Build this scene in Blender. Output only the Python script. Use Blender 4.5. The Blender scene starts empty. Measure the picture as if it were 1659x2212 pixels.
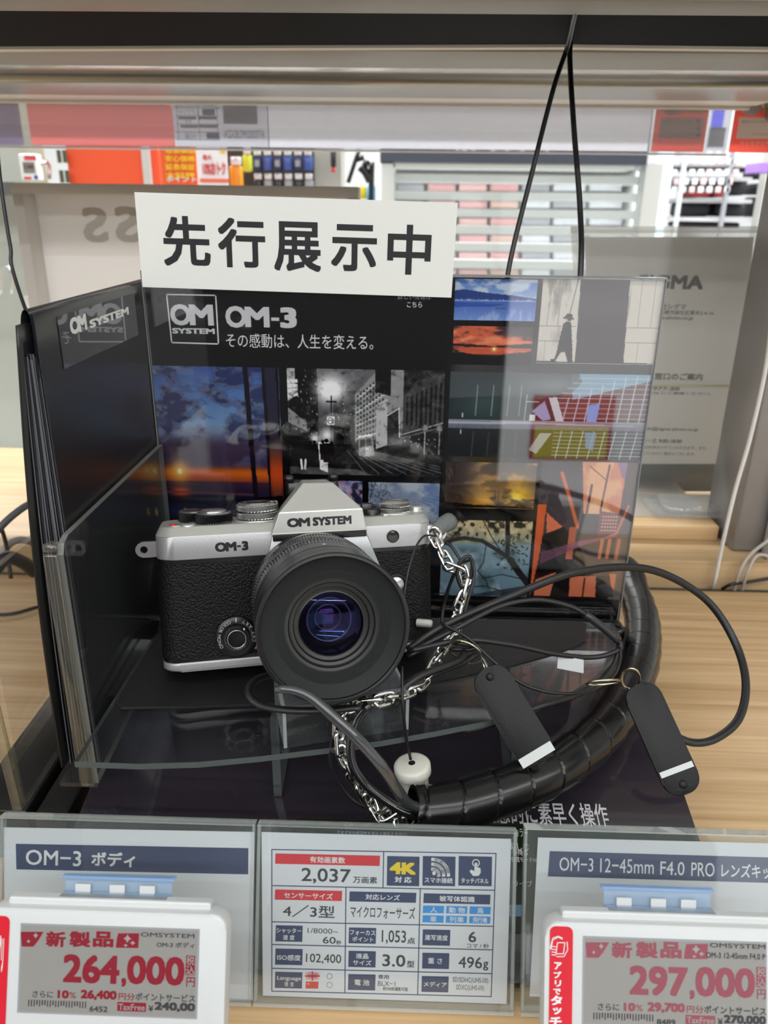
import bpy, bmesh, math, random
import numpy as np
from mathutils import Vector, Matrix
rnd = random.Random(7)
D = bpy.data
SC = bpy.context.scene
COL = SC.collection
# ------------------------------------------------------------------ camera, world, lights, exposure
F = 1660.0; PITCH = math.radians(21.5); YAW = math.radians(1.4); ROLL = math.radians(0.72); H = 0.300
_c, _s = math.cos(PITCH), math.sin(PITCH)
_R = np.array([[math.cos(YAW), -math.sin(YAW), 0], [math.sin(YAW), math.cos(YAW), 0], [0, 0, 1]])
FW = _R @ np.array([0, _c, -_s]); UP = _R @ np.array([0, _s, _c]); RT = _R @ np.array([1., 0, 0])
RT, UP = math.cos(ROLL)*RT + math.sin(ROLL)*UP, math.cos(ROLL)*UP - math.sin(ROLL)*RT
EYE = np.array([0, 0, H])
cd = D.cameras.new('phone_camera'); cam = D.objects.new('phone_camera', cd); COL.objects.link(cam)
cam.matrix_world = Matrix([[RT[i], UP[i], -FW[i], EYE[i]] for i in range(3)] + [[0, 0, 0, 1]])
cd.sensor_fit = 'VERTICAL'; cd.sensor_height = 36.0; cd.lens = F/2212*36.0
cd.clip_start = 0.01; cd.clip_end = 50
cd.dof.use_dof = True; cd.dof.focus_distance = 0.355; cd.dof.aperture_fstop = cd.lens/1.9
SC.camera = cam
W = D.worlds.new('store_air'); SC.world = W; W.use_nodes = True
W.node_tree.nodes['Background'].inputs[0].default_value = (0.9, 0.95, 1.0, 1)
W.node_tree.nodes['Background'].inputs[1].default_value = 0.35
SC.view_settings.view_transform = 'Standard'; SC.view_settings.look = 'None'
SC.view_settings.gamma = 1.0; SC.view_settings.exposure = -0.22; SC.view_settings.use_curve_mapping = False
SC.cycles.max_bounces = 10; SC.cycles.transparent_max_bounces = 24; SC.cycles.glossy_bounces = 5
SC.cycles.diffuse_bounces = 4; SC.cycles.use_denoising = True
SC.cycles.caustics_reflective = False; SC.cycles.caustics_refractive = False
SC.cycles.sample_clamp_indirect = 4.0; SC.cycles.blur_glossy = .3
def area(name, loc, sx, sy, power, col=(0.97, 0.985, 1.0), rot=(0, 0, 0)):
    l = D.lights.new(name, 'AREA'); l.shape = 'RECTANGLE'; l.size = sx; l.size_y = sy; l.energy = power; l.color = col
    o = D.objects.new(name, l); COL.objects.link(o); o.location = loc; o.rotation_euler = rot
    return o
for yy, pw in ((-4.2, 185), (-3.0, 100), (-1.9, 48), (-0.75, 46), (1.9, 250), (2.9, 60), (3.9, 80)):
    area('ceiling_tube_light', (0.2, yy, 1.86), 5.5, 0.07, pw)

# ------------------------------------------------------------------ picture geometry helpers
def ray(x, y): return FW + (x-829.5)/F*RT - (y-1106)/F*UP
def onz(x, y, z): r = ray(x, y); return EYE + r*((z-H)/r[2])
def ony(x, y, Y): r = ray(x, y); return EYE + r*(Y/r[1])
def onx(x, y, X): r = ray(x, y); return EYE + r*(X/r[0])
def dep(x, y, d): return EYE + ray(x, y)*d
V3 = lambda *a: np.array(a, float)
def nrm(v): v = np.asarray(v, float); return v/max(np.linalg.norm(v), 1e-12)

# ------------------------------------------------------------------ materials
MATS = {}
def s2l(c):
    return tuple((x/12.92 if x <= .04045 else ((x+.055)/1.055)**2.4) for x in (v/255 for v in c))
def mat(name, rgb=(128, 128, 128), rough=.5, metal=0., ior=1.5, spec=.5, emit=None, coat=0., bump=None, tint=None, var=None, trans=0.):
    """rgb in 0-255 display values. bump=(scale,strength,kind) var=(scale,amount)"""
    if name in MATS: return MATS[name]
    m = D.materials.new(name); MATS[name] = m; m.use_nodes = True
    nt = m.node_tree; b = nt.nodes['Principled BSDF']
    c = s2l(rgb)
    b.inputs['Base Color'].default_value = (*c, 1); b.inputs['Roughness'].default_value = rough
    b.inputs['Metallic'].default_value = metal; b.inputs['IOR'].default_value = ior
    b.inputs['Specular IOR Level'].default_value = spec
    if tint: b.inputs['Specular Tint'].default_value = (*tint, 1)
    if coat: b.inputs['Coat Weight'].default_value = coat; b.inputs['Coat Roughness'].default_value = .03; b.inputs['Coat IOR'].default_value = 1.6
    if emit: b.inputs['Emission Color'].default_value = (*s2l(emit[:3]), 1); b.inputs['Emission Strength'].default_value = emit[3]
    if trans:
        tr = nt.nodes.new('ShaderNodeBsdfTranslucent'); tr.inputs[0].default_value = (*c, 1); mx0 = nt.nodes.new('ShaderNodeMixShader'); mx0.inputs[0].default_value = trans
        nt.links.new(b.outputs[0], mx0.inputs[1]); nt.links.new(tr.outputs[0], mx0.inputs[2]); nt.links.new(mx0.outputs[0], nt.nodes['Material Output'].inputs[0])
    if bump or var: tc = nt.nodes.new('ShaderNodeTexCoord')
    if var:
        n = nt.nodes.new('ShaderNodeTexNoise'); n.inputs['Scale'].default_value = var[0]; n.inputs['Detail'].default_value = 4
        nt.links.new(tc.outputs['Object'], n.inputs['Vector'])
        r = nt.nodes.new('ShaderNodeMapRange'); r.inputs[3].default_value = 1-var[1]; r.inputs[4].default_value = 1+var[1]
        nt.links.new(n.outputs['Fac'], r.inputs[0])
        mx = nt.nodes.new('ShaderNodeVectorMath'); mx.operation = 'SCALE'; mx.inputs[0].default_value = c
        nt.links.new(r.outputs[0], mx.inputs['Scale']); nt.links.new(mx.outputs[0], b.inputs['Base Color'])
    if bump:
        sc, st, kind = bump
        if kind == 'leather':
            n = nt.nodes.new('ShaderNodeTexVoronoi'); n.inputs['Scale'].default_value = sc; n.feature = 'SMOOTH_F1'
            n.inputs['Smoothness'].default_value = .35
            out = n.outputs['Distance']
        else:
            n = nt.nodes.new('ShaderNodeTexNoise'); n.inputs['Scale'].default_value = sc; n.inputs['Detail'].default_value = 3; out = n.outputs['Fac']
        mp = nt.nodes.new('ShaderNodeMapping')
        if kind == 'leather': mp.inputs['Scale'].default_value = (1, 1.5, 1)
        nt.links.new(tc.outputs['Object'], mp.inputs['Vector']); nt.links.new(mp.outputs[0], n.inputs['Vector'])
        bp = nt.nodes.new('ShaderNodeBump'); bp.inputs['Strength'].default_value = st; bp.inputs['Distance'].default_value = .0004
        if kind == 'leather': bp.invert = True
        nt.links.new(out, bp.inputs['Height']); nt.links.new(bp.outputs[0], b.inputs['Normal'])
    return m
def clear(name, tint=(1, 1, 1), gloss=(1, 1, 1), ior=1.49, rough=0.0, haze=0.0, hazecol=(200, 205, 205), boost=0.0):
    """clear sheet: see-through plus fresnel reflection (and a little surface haze)"""
    if name in MATS: return MATS[name]
    m = D.materials.new(name); MATS[name] = m; m.use_nodes = True; nt = m.node_tree; nt.nodes.clear()
    o = nt.nodes.new('ShaderNodeOutputMaterial'); t = nt.nodes.new('ShaderNodeBsdfTransparent'); t.inputs[0].default_value = (*tint, 1)
    g = nt.nodes.new('ShaderNodeBsdfGlossy'); g.inputs['Color'].default_value = (*gloss, 1); g.inputs['Roughness'].default_value = rough
    f = nt.nodes.new('ShaderNodeFresnel'); f.inputs['IOR'].default_value = ior
    # backfacing fresnel inverts the ior, so use the facing-independent absolute form
    geo = nt.nodes.new('ShaderNodeNewGeometry'); mi = nt.nodes.new('ShaderNodeMix'); mi.data_type = 'FLOAT'
    nt.links.new(geo.outputs['Backfacing'], mi.inputs[0]); mi.inputs[2].default_value = ior; mi.inputs[3].default_value = 1/ior
    nt.links.new(mi.outputs[0], f.inputs['IOR'])
    ad = nt.nodes.new('ShaderNodeMath'); ad.operation = 'ADD'; ad.use_clamp = True; ad.inputs[1].default_value = boost
    nt.links.new(f.outputs[0], ad.inputs[0])
    base = t
    if haze:
        df = nt.nodes.new('ShaderNodeBsdfDiffuse'); df.inputs[0].default_value = (*s2l(hazecol), 1)
        m2 = nt.nodes.new('ShaderNodeMixShader'); m2.inputs[0].default_value = haze
        nt.links.new(t.outputs[0], m2.inputs[1]); nt.links.new(df.outputs[0], m2.inputs[2]); base = m2
    mx = nt.nodes.new('ShaderNodeMixShader')
    nt.links.new(ad.outputs[0], mx.inputs[0]); nt.links.new(base.outputs[0], mx.inputs[1]); nt.links.new(g.outputs[0], mx.inputs[2])
    nt.links.new(mx.outputs[0], o.inputs[0])
    return m
def wood(name, a=(216, 184, 140), b=(184, 148, 104), rough=.45):
    if name in MATS: return MATS[name]
    m = D.materials.new(name); MATS[name] = m; m.use_nodes = True; nt = m.node_tree; p = nt.nodes['Principled BSDF']
    tc = nt.nodes.new('ShaderNodeTexCoord'); mp = nt.nodes.new('ShaderNodeMapping'); mp.inputs['Scale'].default_value = (2.2, 75, 40)
    nt.links.new(tc.outputs['Object'], mp.inputs[0])
    n = nt.nodes.new('ShaderNodeTexNoise'); n.inputs['Scale'].default_value = 1.6; n.inputs['Detail'].default_value = 6; n.inputs['Distortion'].default_value = .6
    n2 = nt.nodes.new('ShaderNodeTexNoise'); n2.inputs['Scale'].default_value = 5; n2.inputs['Detail'].default_value = 2
    nt.links.new(mp.outputs[0], n.inputs['Vector']); nt.links.new(mp.outputs[0], n2.inputs['Vector'])
    ad = nt.nodes.new('ShaderNodeMath'); ad.operation = 'MULTIPLY_ADD'; ad.inputs[1].default_value = .35
    nt.links.new(n2.outputs['Fac'], ad.inputs[0]); nt.links.new(n.outputs['Fac'], ad.inputs[2])
    cr = nt.nodes.new('ShaderNodeValToRGB'); e = cr.color_ramp.elements
    e[0].position = .48; e[0].color = (*s2l(b), 1); e[1].position = .86; e[1].color = (*s2l(a), 1)
    nt.links.new(ad.outputs[0], cr.inputs[0]); nt.links.new(cr.outputs[0], p.inputs['Base Color'])
    p.inputs['Roughness'].default_value = rough
    return m
def picmat(name, rough=.18):
    if name in MATS: return MATS[name]
    m = D.materials.new(name); MATS[name] = m; m.use_nodes = True; nt = m.node_tree; p = nt.nodes['Principled BSDF']
    a = nt.nodes.new('ShaderNodeVertexColor'); a.layer_name = 'print'
    nt.links.new(a.outputs[0], p.inputs['Base Color']); p.inputs['Roughness'].default_value = rough; p.inputs['Specular IOR Level'].default_value = .3
    return m

# ------------------------------------------------------------------ mesh building
class MB:
    def __init__(s): s.v = []; s.f = []; s.m = []; s.sm = []; s.mats = []
    def add(s, vs, fs, m, smooth=False, M=None):
        if m not in s.mats: s.mats.append(m)
        k = s.mats.index(m); n = len(s.v)
        for p in vs:
            if M is not None:
                q = M @ Vector(p); p = (q.x, q.y, q.z)
            s.v.append((float(p[0]), float(p[1]), float(p[2])))
        for f in fs: s.f.append(tuple(i+n for i in f)); s.m.append(k); s.sm.append(smooth)
        return s
    def quad(s, a, b, c, d, m): return s.add([a, b, c, d], [(0, 1, 2, 3)], m)
    def bx(s, lo, hi, m, bev=0., M=None, seg=2, smooth=None):
        lo = np.minimum(lo, hi)*1.0; hi = np.maximum(lo, hi)*1.0
        if bev <= 0:
            x0, y0, z0 = lo; x1, y1, z1 = hi
            vs = [(x0, y0, z0), (x1, y0, z0), (x1, y1, z0), (x0, y1, z0), (x0, y0, z1), (x1, y0, z1), (x1, y1, z1), (x0, y1, z1)]
            return s.add(vs, [(0, 3, 2, 1), (4, 5, 6, 7), (0, 1, 5, 4), (1, 2, 6, 5), (2, 3, 7, 6), (3, 0, 4, 7)], m, False, M)
        bm = bmesh.new(); bmesh.ops.create_cube(bm, size=1)
        for v in bm.verts: v.co = Vector([(lo[i]+hi[i])/2 + v.co[i]*(hi[i]-lo[i]) for i in range(3)])
        bmesh.ops.bevel(bm, geom=bm.edges[:], offset=min(bev, .49*float(min(hi-lo))), segments=seg, affect='EDGES', profile=.5)
        s.frombm(bm, m, True if smooth is None else smooth, M); return s
    def frombm(s, bm, m, smooth=False, M=None):
        bm.verts.index_update()
        s.add([v.co[:] for v in bm.verts], [tuple(v.index for v in f.verts) for f in bm.faces], m, smooth, M); bm.free(); return s
    def prism(s, poly, z0, z1, m, M=None, bev=0., seg=2, side=None, smooth=False):
        """poly in xy, extruded z0..z1"""
        n = len(poly)
        if bev > 0:
            bm = bmesh.new(); vb = [bm.verts.new((p[0], p[1], z0)) for p in poly]; vt = [bm.verts.new((p[0], p[1], z1)) for p in poly]
            bm.faces.new(vb[::-1]); bm.faces.new(vt)
            for i in range(n): bm.faces.new([vb[i], vb[(i+1) % n], vt[(i+1) % n], vt[i]])
            eds = [e for e in bm.edges if abs(e.verts[0].co.z-e.verts[1].co.z) < 1e-9]
            bmesh.ops.bevel(bm, geom=eds, offset=bev, segments=seg, affect='EDGES', profile=.5)
            bmesh.ops.recalc_face_normals(bm, faces=bm.faces[:])
            return s.frombm(bm, m, smooth, M)
        vs = [(p[0], p[1], z0) for p in poly] + [(p[0], p[1], z1) for p in poly]
        s.add(vs, [tuple(range(n))[::-1], tuple(range(n, 2*n))], m, False, M)
        s.add(vs, [(i, (i+1) % n, n+(i+1) % n, n+i) for i in range(n)], side or m, smooth, M); return s
    def lathe(s, prof, m, seg=64, M=None, smooth=True, cap=False):
        vs = []; fs = []
        for r, z in prof:
            for k in range(seg):
                a = 2*math.pi*k/seg; vs.append((r*math.cos(a), r*math.sin(a), z))
        for i in range(len(prof)-1):
            for k in range(seg):
                k2 = (k+1) % seg; fs.append((i*seg+k, i*seg+k2, (i+1)*seg+k2, (i+1)*seg+k))
        if cap: fs += [tuple(range(seg))[::-1], tuple(range((len(prof)-1)*seg, len(prof)*seg))]
        return s.add(vs, fs, m, smooth, M)
    def tube(s, pts, r, m, seg=10, step=.002, closed=False, flat=1., cap=True, raw=False):
        P = pts if raw else spline(pts, step, closed)
        P = np.array(P, float); n = len(P)
        rr = np.interp(np.linspace(0, 1, n), np.linspace(0, 1, len(r)), r) if hasattr(r, '__len__') else np.full(n, float(r))
        fr = frames(P, closed); vs = []; fs = []
        for i in range(n):
            a_, b_ = fr[i]
            for k in range(seg):
                t = 2*math.pi*k/seg; vs.append(P[i] + rr[i]*(math.cos(t)*a_ + flat*math.sin(t)*b_))
        for i in range(n if closed else n-1):
            j = (i+1) % n
            for k in range(seg):
                k2 = (k+1) % seg; fs.append((i*seg+k, i*seg+k2, j*seg+k2, j*seg+k))
        if cap and not closed: fs += [tuple(range(seg))[::-1], tuple(range((n-1)*seg, n*seg))]
        return s.add(vs, fs, m, True)
    def mesh(s, name, off=(0, 0, 0)):
        me = D.meshes.new(name); o = np.array(off, float)
        me.from_pydata([tuple(np.array(p)-o) for p in s.v], [], s.f)
        for mm in s.mats: me.materials.append(mm)
        if s.f:
            me.polygons.foreach_set('material_index', s.m); me.polygons.foreach_set('use_smooth', s.sm)
        me.update(); return me
    def build(s, name, parent=None, loc=None, label=None, cat=None, group=None, kind=None, abs_=True):
        """vertices are world coordinates; the object's origin goes to loc (or the parent's place)"""
        if parent is not None and abs_: off = parent['_o'][:] if '_o' in parent else (0, 0, 0)
        else: off = loc if loc is not None else (0, 0, 0)
        o = D.objects.new(name, s.mesh(name, off)); COL.objects.link(o)
        if parent is not None: o.parent = parent; o['_o'] = list(off) if abs_ else [0, 0, 0]
        else: o.location = off; o['_o'] = list(off)
        return tag(o, label, cat, group, kind)
def tag(o, label=None, cat=None, group=None, kind=None):
    if label: o['label'] = label
    if cat: o['category'] = cat
    if group: o['group'] = group
    if kind: o['kind'] = kind
    return o
def thing(name, label, cat, loc=(0, 0, 0), group=None, M=None):
    o = D.objects.new(name, None); COL.objects.link(o); o.empty_display_size = .01
    if M is not None: o.matrix_world = M; o['_o'] = [0, 0, 0]
    else: o.location = loc; o['_o'] = [float(x) for x in loc]
    return tag(o, label, cat, group)
def spline(pts, step=.002, closed=False):
    P = [np.array(p, float) for p in pts]; n = len(P); out = []
    rng = n if closed else n-1
    for i in range(rng):
        g = lambda k: P[k % n] if closed else P[min(max(k, 0), n-1)]
        p0, p1, p2, p3 = g(i-1), g(i), g(i+1), g(i+2)
        if not closed and i == 0: p0 = 2*p1-p2
        if not closed and i == n-2: p3 = 2*p2-p1
        m = max(2, int(np.linalg.norm(p2-p1)/step))
        for k in range(m):
            t = k/m
            out.append(.5*((2*p1)+(-p0+p2)*t+(2*p0-5*p1+4*p2-p3)*t*t+(-p0+3*p1-3*p2+p3)*t**3))
    if not closed: out.append(P[-1])
    return out
def frames(P, closed=False):
    n = len(P); T = [nrm(P[(i+1) % n]-P[i-1]) if (closed or 0 < i < n-1) else nrm(P[min(i+1, n-1)]-P[max(i-1, 0)]) for i in range(n)]
    a = np.cross(T[0], [0, 0, 1.]); a = nrm(a) if np.linalg.norm(a) > 1e-3 else V3(1, 0, 0)
    out = []
    for i in range(n):
        a = nrm(a - T[i]*np.dot(a, T[i])); out.append((a, np.cross(T[i], a)))
    return out

# ------------------------------------------------------------------ lettering: glyphs as flat print on a plane
_tc = {}
def glyphs(txt, bold=0., shear=0.):
    key = (txt, bold, shear)
    if key in _tc: return _tc[key]
    c = D.curves.new('glyphs', 'FONT'); c.body = txt; c.size = 1; c.resolution_u = 3; c.shear = shear
    o = D.objects.new('glyphs', c); COL.objects.link(o)
    dg = bpy.context.evaluated_depsgraph_get(); me = D.meshes.new_from_object(o.evaluated_get(dg))
    vs = np.array([v.co[:2] for v in me.vertices]) if len(me.vertices) else np.zeros((0, 2))
    fs = [tuple(p.vertices) for p in me.polygons]
    D.objects.remove(o); D.curves.remove(c); D.meshes.remove(me)
    vs = np.hstack([vs, np.zeros((len(vs), 1))])
    if bold > 0 and len(vs):      # heavier strokes: the outline repeated on a small circle, each copy a hair higher
        n0 = len(vs); V = [vs]; G = list(fs)
        for k, (a, c_) in enumerate(((1, 1), (-1, 1), (-1, -1), (1, -1), (1, 0), (0, 1), (-1, 0), (0, -1))):
            V.append(vs+np.array([bold*a*.9, bold*c_*.9, k+1])); G += [tuple(i+n0*(k+1) for i in f) for f in fs]
        vs = np.vstack(V); fs = G
    _tc[key] = (vs, fs); return vs, fs
class Plane:
    def __init__(s, o, U, V, lift=4e-5): s.o = V3(*o); s.U = nrm(U); s.V = nrm(V); s.N = nrm(np.cross(s.U, s.V)); s.lift = lift
    def uv(s, x, y):
        r = ray(x, y); k = np.dot(s.o-EYE, s.N)/np.dot(r, s.N); p = EYE+r*k-s.o
        return np.array([p@s.U, p@s.V])
    def pt(s, u, v, n=0.): return s.o+u*s.U+v*s.V+n*s.N
    def box(s, x0, y0, x1, y1):
        """picture box -> centre, width, height on the plane"""
        xc, yc = (x0+x1)/2, (y0+y1)/2
        l, r, t, b = s.uv(x0, yc), s.uv(x1, yc), s.uv(xc, y0), s.uv(xc, y1)
        return s.uv(xc, yc), abs(r[0]-l[0]), abs(t[1]-b[1])
    def rect(s, mb, m, x0, y0, x1, y1, layer=1, rot=0.):
        c, w, h = s.box(x0, y0, x1, y1); s.rectuv(mb, m, c, w, h, layer, rot)
    def rectuv(s, mb, m, c, w, h, layer=1, rot=0.):
        ca, sa = math.cos(rot), math.sin(rot); q = []
        for a, b in ((-w/2, -h/2), (w/2, -h/2), (w/2, h/2), (-w/2, h/2)):
            q.append(s.pt(c[0]+a*ca-b*sa, c[1]+a*sa+b*ca, s.lift*layer))
        mb.quad(*q, m)
    def poly(s, mb, m, pts, layer=1):
        q = [s.pt(*s.uv(*p), s.lift*layer) for p in pts]; mb.add(q, [tuple(range(len(q)))], m)
    def line(s, mb, m, pts, w, layer=1, closed=False):
        """w in metres"""
        P = [s.uv(*p) for p in pts]
        if closed: P.append(P[0])
        for a, b in zip(P[:-1], P[1:]):
            d = nrm(b-a); n = np.array([-d[1], d[0]])*w/2; e = d*w/2
            mb.quad(*[s.pt(*q, s.lift*layer) for q in (a-e-n, b+e-n, b+e+n, a-e+n)], m)
    def disc(s, mb, m, x0, y0, x1, y1, layer=1, ring=0., seg=24):
        c, w, h = s.box(x0, y0, x1, y1); vs = []; n = seg
        for k in range(n):
            a = 2*math.pi*k/n; vs.append(s.pt(c[0]+w/2*math.cos(a), c[1]+h/2*math.sin(a), s.lift*layer))
        if not ring: mb.add(vs, [tuple(range(n))], m); return
        for k in range(n):
            a = 2*math.pi*k/n; vs.append(s.pt(c[0]+w/2*ring*math.cos(a), c[1]+h/2*ring*math.sin(a), s.lift*layer))
        mb.add(vs, [(k, (k+1) % n, n+(k+1) % n, n+k) for k in range(n)], m)
    def text(s, mb, m, txt, x0, y0, x1, y1, bold=0., layer=2, rot=0., mirror=False, shear=0., uvbox=None):
        vs, fs = glyphs(txt, bold, shear)
        if not len(vs): return
        c, w, h = uvbox if uvbox is not None else s.box(x0, y0, x1, y1)
        zc = vs[:, 2]; vs = vs[:, :2]; lo, hi = vs.min(0), vs.max(0); q = (vs-(lo+hi)/2)/np.maximum(hi-lo, 1e-6)*np.array([w, h])
        if mirror: q[:, 0] *= -1
        ca, sa = math.cos(rot), math.sin(rot)
        P = [s.pt(c[0]+a*ca-b*sa, c[1]+a*sa+b*ca, s.lift*(layer+.05*z)) for (a, b), z in zip(q, zc)]
        mb.add(P, fs, m)

# ------------------------------------------------------------------ printed photographs: numpy canvas -> coloured mesh
class Canvas:
    def __init__(s, w, h, c=(0, 0, 0)):
        s.w, s.h = w, h; s.v, s.u = np.mgrid[0:1:h*1j, 0:1:w*1j]; s.a = np.zeros((h, w, 3)); s.a[:] = c
    def fill(s, mask, c, al=1.):
        k = (np.clip(mask, 0, 1)*al)[..., None] if np.ndim(mask) else mask
        s.a[:] = s.a*(1-k)+np.array(c, float)*k
    def grad(s, v0, v1, c0, c1):
        t = np.clip((s.v-v0)/(v1-v0), 0, 1); m = ((s.v >= v0) & (s.v <= v1))[..., None]
        s.a[:] = np.where(m, (1-t)[..., None]*np.array(c0, float)+t[..., None]*np.array(c1, float), s.a)
    def poly(s, pts, c, al=1.):
        m = np.zeros(s.u.shape, bool); n = len(pts)
        for i in range(n):
            (x0, y0), (x1, y1) = pts[i], pts[(i+1) % n]
            if y0 == y1: continue
            cnd = ((y0 > s.v) != (y1 > s.v)) & (s.u < (x1-x0)*(s.v-y0)/(y1-y0)+x0); m ^= cnd
        s.fill(m.astype(float), c, al)
    def line(s, pts, w, c, al=1.):
        asp = s.w/s.h
        for (x0, y0), (x1, y1) in zip(pts[:-1], pts[1:]):
            dx, dy = (x1-x0)*asp, y1-y0; L = dx*dx+dy*dy+1e-12
            px, py = (s.u-x0)*asp, s.v-y0; t = np.clip((px*dx+py*dy)/L, 0, 1)
            d = np.hypot(px-t*dx, py-t*dy); s.fill(np.clip((w-d)*s.h+.5, 0, 1), c, al)
    def disc(s, x, y, r, c, al=1., ry=None, soft=0.):
        asp = s.w/s.h; d = np.hypot((s.u-x)*asp, (s.v-y)*(r/(ry or r)))
        s.fill(np.clip((r-d)*s.h+.5, 0, 1) if not soft else np.exp(-(d/r)**2), c, al)
    def fbm(s, sx, sy, seed=0, oct=5, ox=0.):
        g = np.random.RandomState(seed); out = np.zeros(s.u.shape); amp = 1; tot = 0
        for o in range(oct):
            nx, ny = int(sx*2**o)+2, int(sy*2**o)+2; G = g.rand(ny+1, nx+1)
            x = s.u*(nx-1); y = s.v*(ny-1); xi = x.astype(int); yi = y.astype(int); fx = x-xi; fy = y-yi
            fx = fx*fx*(3-2*fx); fy = fy*fy*(3-2*fy)
            out += amp*((G[yi, xi]*(1-fx)+G[yi, xi+1]*fx)*(1-fy)+(G[yi+1, xi]*(1-fx)+G[yi+1, xi+1]*fx)*fy); tot += amp; amp *= .55
        return out/tot
def ss(a, b, x): t = np.clip((x-a)/(b-a), 0, 1); return t*t*(3-2*t)
def print_photo(cv, P, c, w, h, parent, layer=1, name='photo_print'):
    nh, nw = cv.h, cv.w
    u = (cv.u-.5)*w+c[0]; v = (.5-cv.v)*h+c[1]
    co = P.o+u[..., None]*P.U+v[..., None]*P.V+P.N*P.lift*layer
    co = co.reshape(-1, 3)-np.array(parent['_o'][:])
    i = np.arange(nh*nw).reshape(nh, nw)
    fs = np.stack([i[:-1, :-1], i[1:, :-1], i[1:, 1:], i[:-1, 1:]], -1).reshape(-1, 4)
    me = D.meshes.new(name); me.from_pydata(co.tolist(), [], fs.tolist())
    at = me.color_attributes.new('print', 'FLOAT_COLOR', 'POINT')
    a = np.clip(cv.a, 0, 255)/255; lin = np.where(a <= .04045, a/12.92, ((a+.055)/1.055)**2.4)
    at.data.foreach_set('color', np.concatenate([lin.reshape(-1, 3), np.ones((nh*nw, 1))], 1).astype(np.float32).ravel())
    me.materials.append(picmat('photo_ink')); me.update()
    o = D.objects.new(name, me); COL.objects.link(o); o.parent = parent; o['_o'] = parent['_o'][:]
    return o
# ------------------------------------------------------------------ common materials
WOOD = wood('pale_wood'); WOODD = wood('pale_wood_edge', (196, 166, 126), (176, 146, 106))
BLK = mat('gloss_black_acrylic', (14, 14, 15), .08); BLKM = mat('satin_black', (17, 17, 18), .35); BLKR = mat('rubber_black', (24, 24, 25), .42)
GRY = mat('shelf_grey_paint', (150, 149, 145), .45); GRYL = mat('shelf_light_grey', (205, 204, 200), .4); GRYD = mat('shelf_dark_grey', (95, 94, 92), .5)
WHT = mat('white_plastic', (238, 238, 236), .35); PAP = mat('white_paper', (232, 232, 230), .6); CHR = mat('chrome', (225, 225, 222), .12, 1.)
CLR = clear('clear_acrylic', (.97, .98, .975)); EDG = clear('acrylic_cut_edge', (.8, .84, .82), haze=.35, hazecol=(150, 160, 155))
INKB = mat('black_ink', (22, 22, 24), .5); INKW = mat('white_ink', (225, 225, 225), .5); INKN = mat('navy_ink', (38, 52, 92), .5); INKR = mat('red_ink', (205, 32, 48), .5)
# ------------------------------------------------------------------ the room
def slab(name, lo, hi, m, kind='structure'): return MB().bx(V3(*lo), V3(*hi), m).build(name, kind=kind)
slab('floor', (-5, -5, -.95), (5.5, 6, -.9), mat('floor_vinyl', (190, 188, 182), .4, var=(3, .06)))
slab('ceiling', (-5, -5, 1.9), (5.5, 6, 1.95), mat('ceiling_white', (235, 235, 232), .8))
slab('wall_back', (-5, 5.9, -.9), (5.5, 6, 1.9), mat('wall_white', (225, 226, 226), .8))
slab('wall_front', (-5, -5, -.9), (5.5, -4.9, 1.9), mat('wall_pale', (120, 122, 126), .8))
slab('wall_left', (-5, -5, -.9), (-4.9, 6, 1.9), MATS['wall_white']); slab('wall_right', (5.4, -5, -.9), (5.5, 6, 1.9), MATS['wall_white'])
# opposite fixture behind the viewer (it shows in the glossy print)
t = thing('opposite_counter', 'grey store counter across the aisle with a white display board', 'counter', (0, -1.3, -.9))
b = MB(); b.bx(V3(-1.5, -1.6, -.9), V3(1.8, -1.2, -.62), mat('counter_dark', (60, 60, 64), .5)); b.build('counter_body', t)
MB().bx(V3(-1.6, -1.30, -.6), V3(1.8, -1.25, .75), mat('panel_charcoal', (34, 34, 37), .6)).build('added_dark_panel', t)  # unseen panel added so the left of the glossy poster reflects dark
b = MB(); b.bx(V3(.27, -1.24, -.6), V3(1.8, -1.2, .42), mat('board_white', (245, 245, 247), .6)); b.build('white_board', t)
P = Plane((.6, -1.195, 0), (-1, 0, 0), (0, 0, 1), 1e-3)
b = MB(); P.rectuv(b, mat('sign_red', (190, 40, 40), .6), (.14, -.25), .22, .18); P.rectuv(b, mat('sign_yellow', (225, 205, 40), .6), (.14, -.29), .2, .09, 2); b.build('red_and_yellow_notice', t)
b = MB(); P.text(b, INKB, 'SC', 0, 0, 0, 0, .05, uvbox=((-.25, -.42), .22, .12)); b.build('lettering', t)

# ------------------------------------------------------------------ the wooden shelf we look at
t = thing('display_shelf', 'long pale wooden store shelf board the camera display stands on', 'shelf', (0, .38, -.03))
MB().bx(V3(-.95, .14, -.025), V3(.95, .594, 0), WOOD, .001).build('shelf_board', t)
MB().bx(V3(-.95, .597, -.03), V3(.95, .606, -.004), mat('back_rail_dark', (62, 60, 58), .5)).build('back_rail', t)
t = thing('rear_display_step', 'pale wooden step behind the shelf carrying the rear displays', 'step', (0, .72, -.03))
MB().bx(V3(-.95, .61, -.03), V3(.95, .90, .020), WOODD, .001).build('step_board', t)
MB().bx(V3(.09, .655, .0202), V3(.29, .90, .0345), WOOD, .001).build('upper_board', t)
MB().bx(V3(.10, .675, .0347), V3(.285, .90, .0375), clear('clear_ply', haze=.25)).build('clear_plate', t)
MB().bx(V3(-.95, .61, -.9), V3(.95, .80, -.031), GRY).build('shelf_back_body', t)
MB().bx(V3(-.95, .16, -.9), V3(.95, .59, -.35), GRY).build('shelf_front_body', t)

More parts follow.
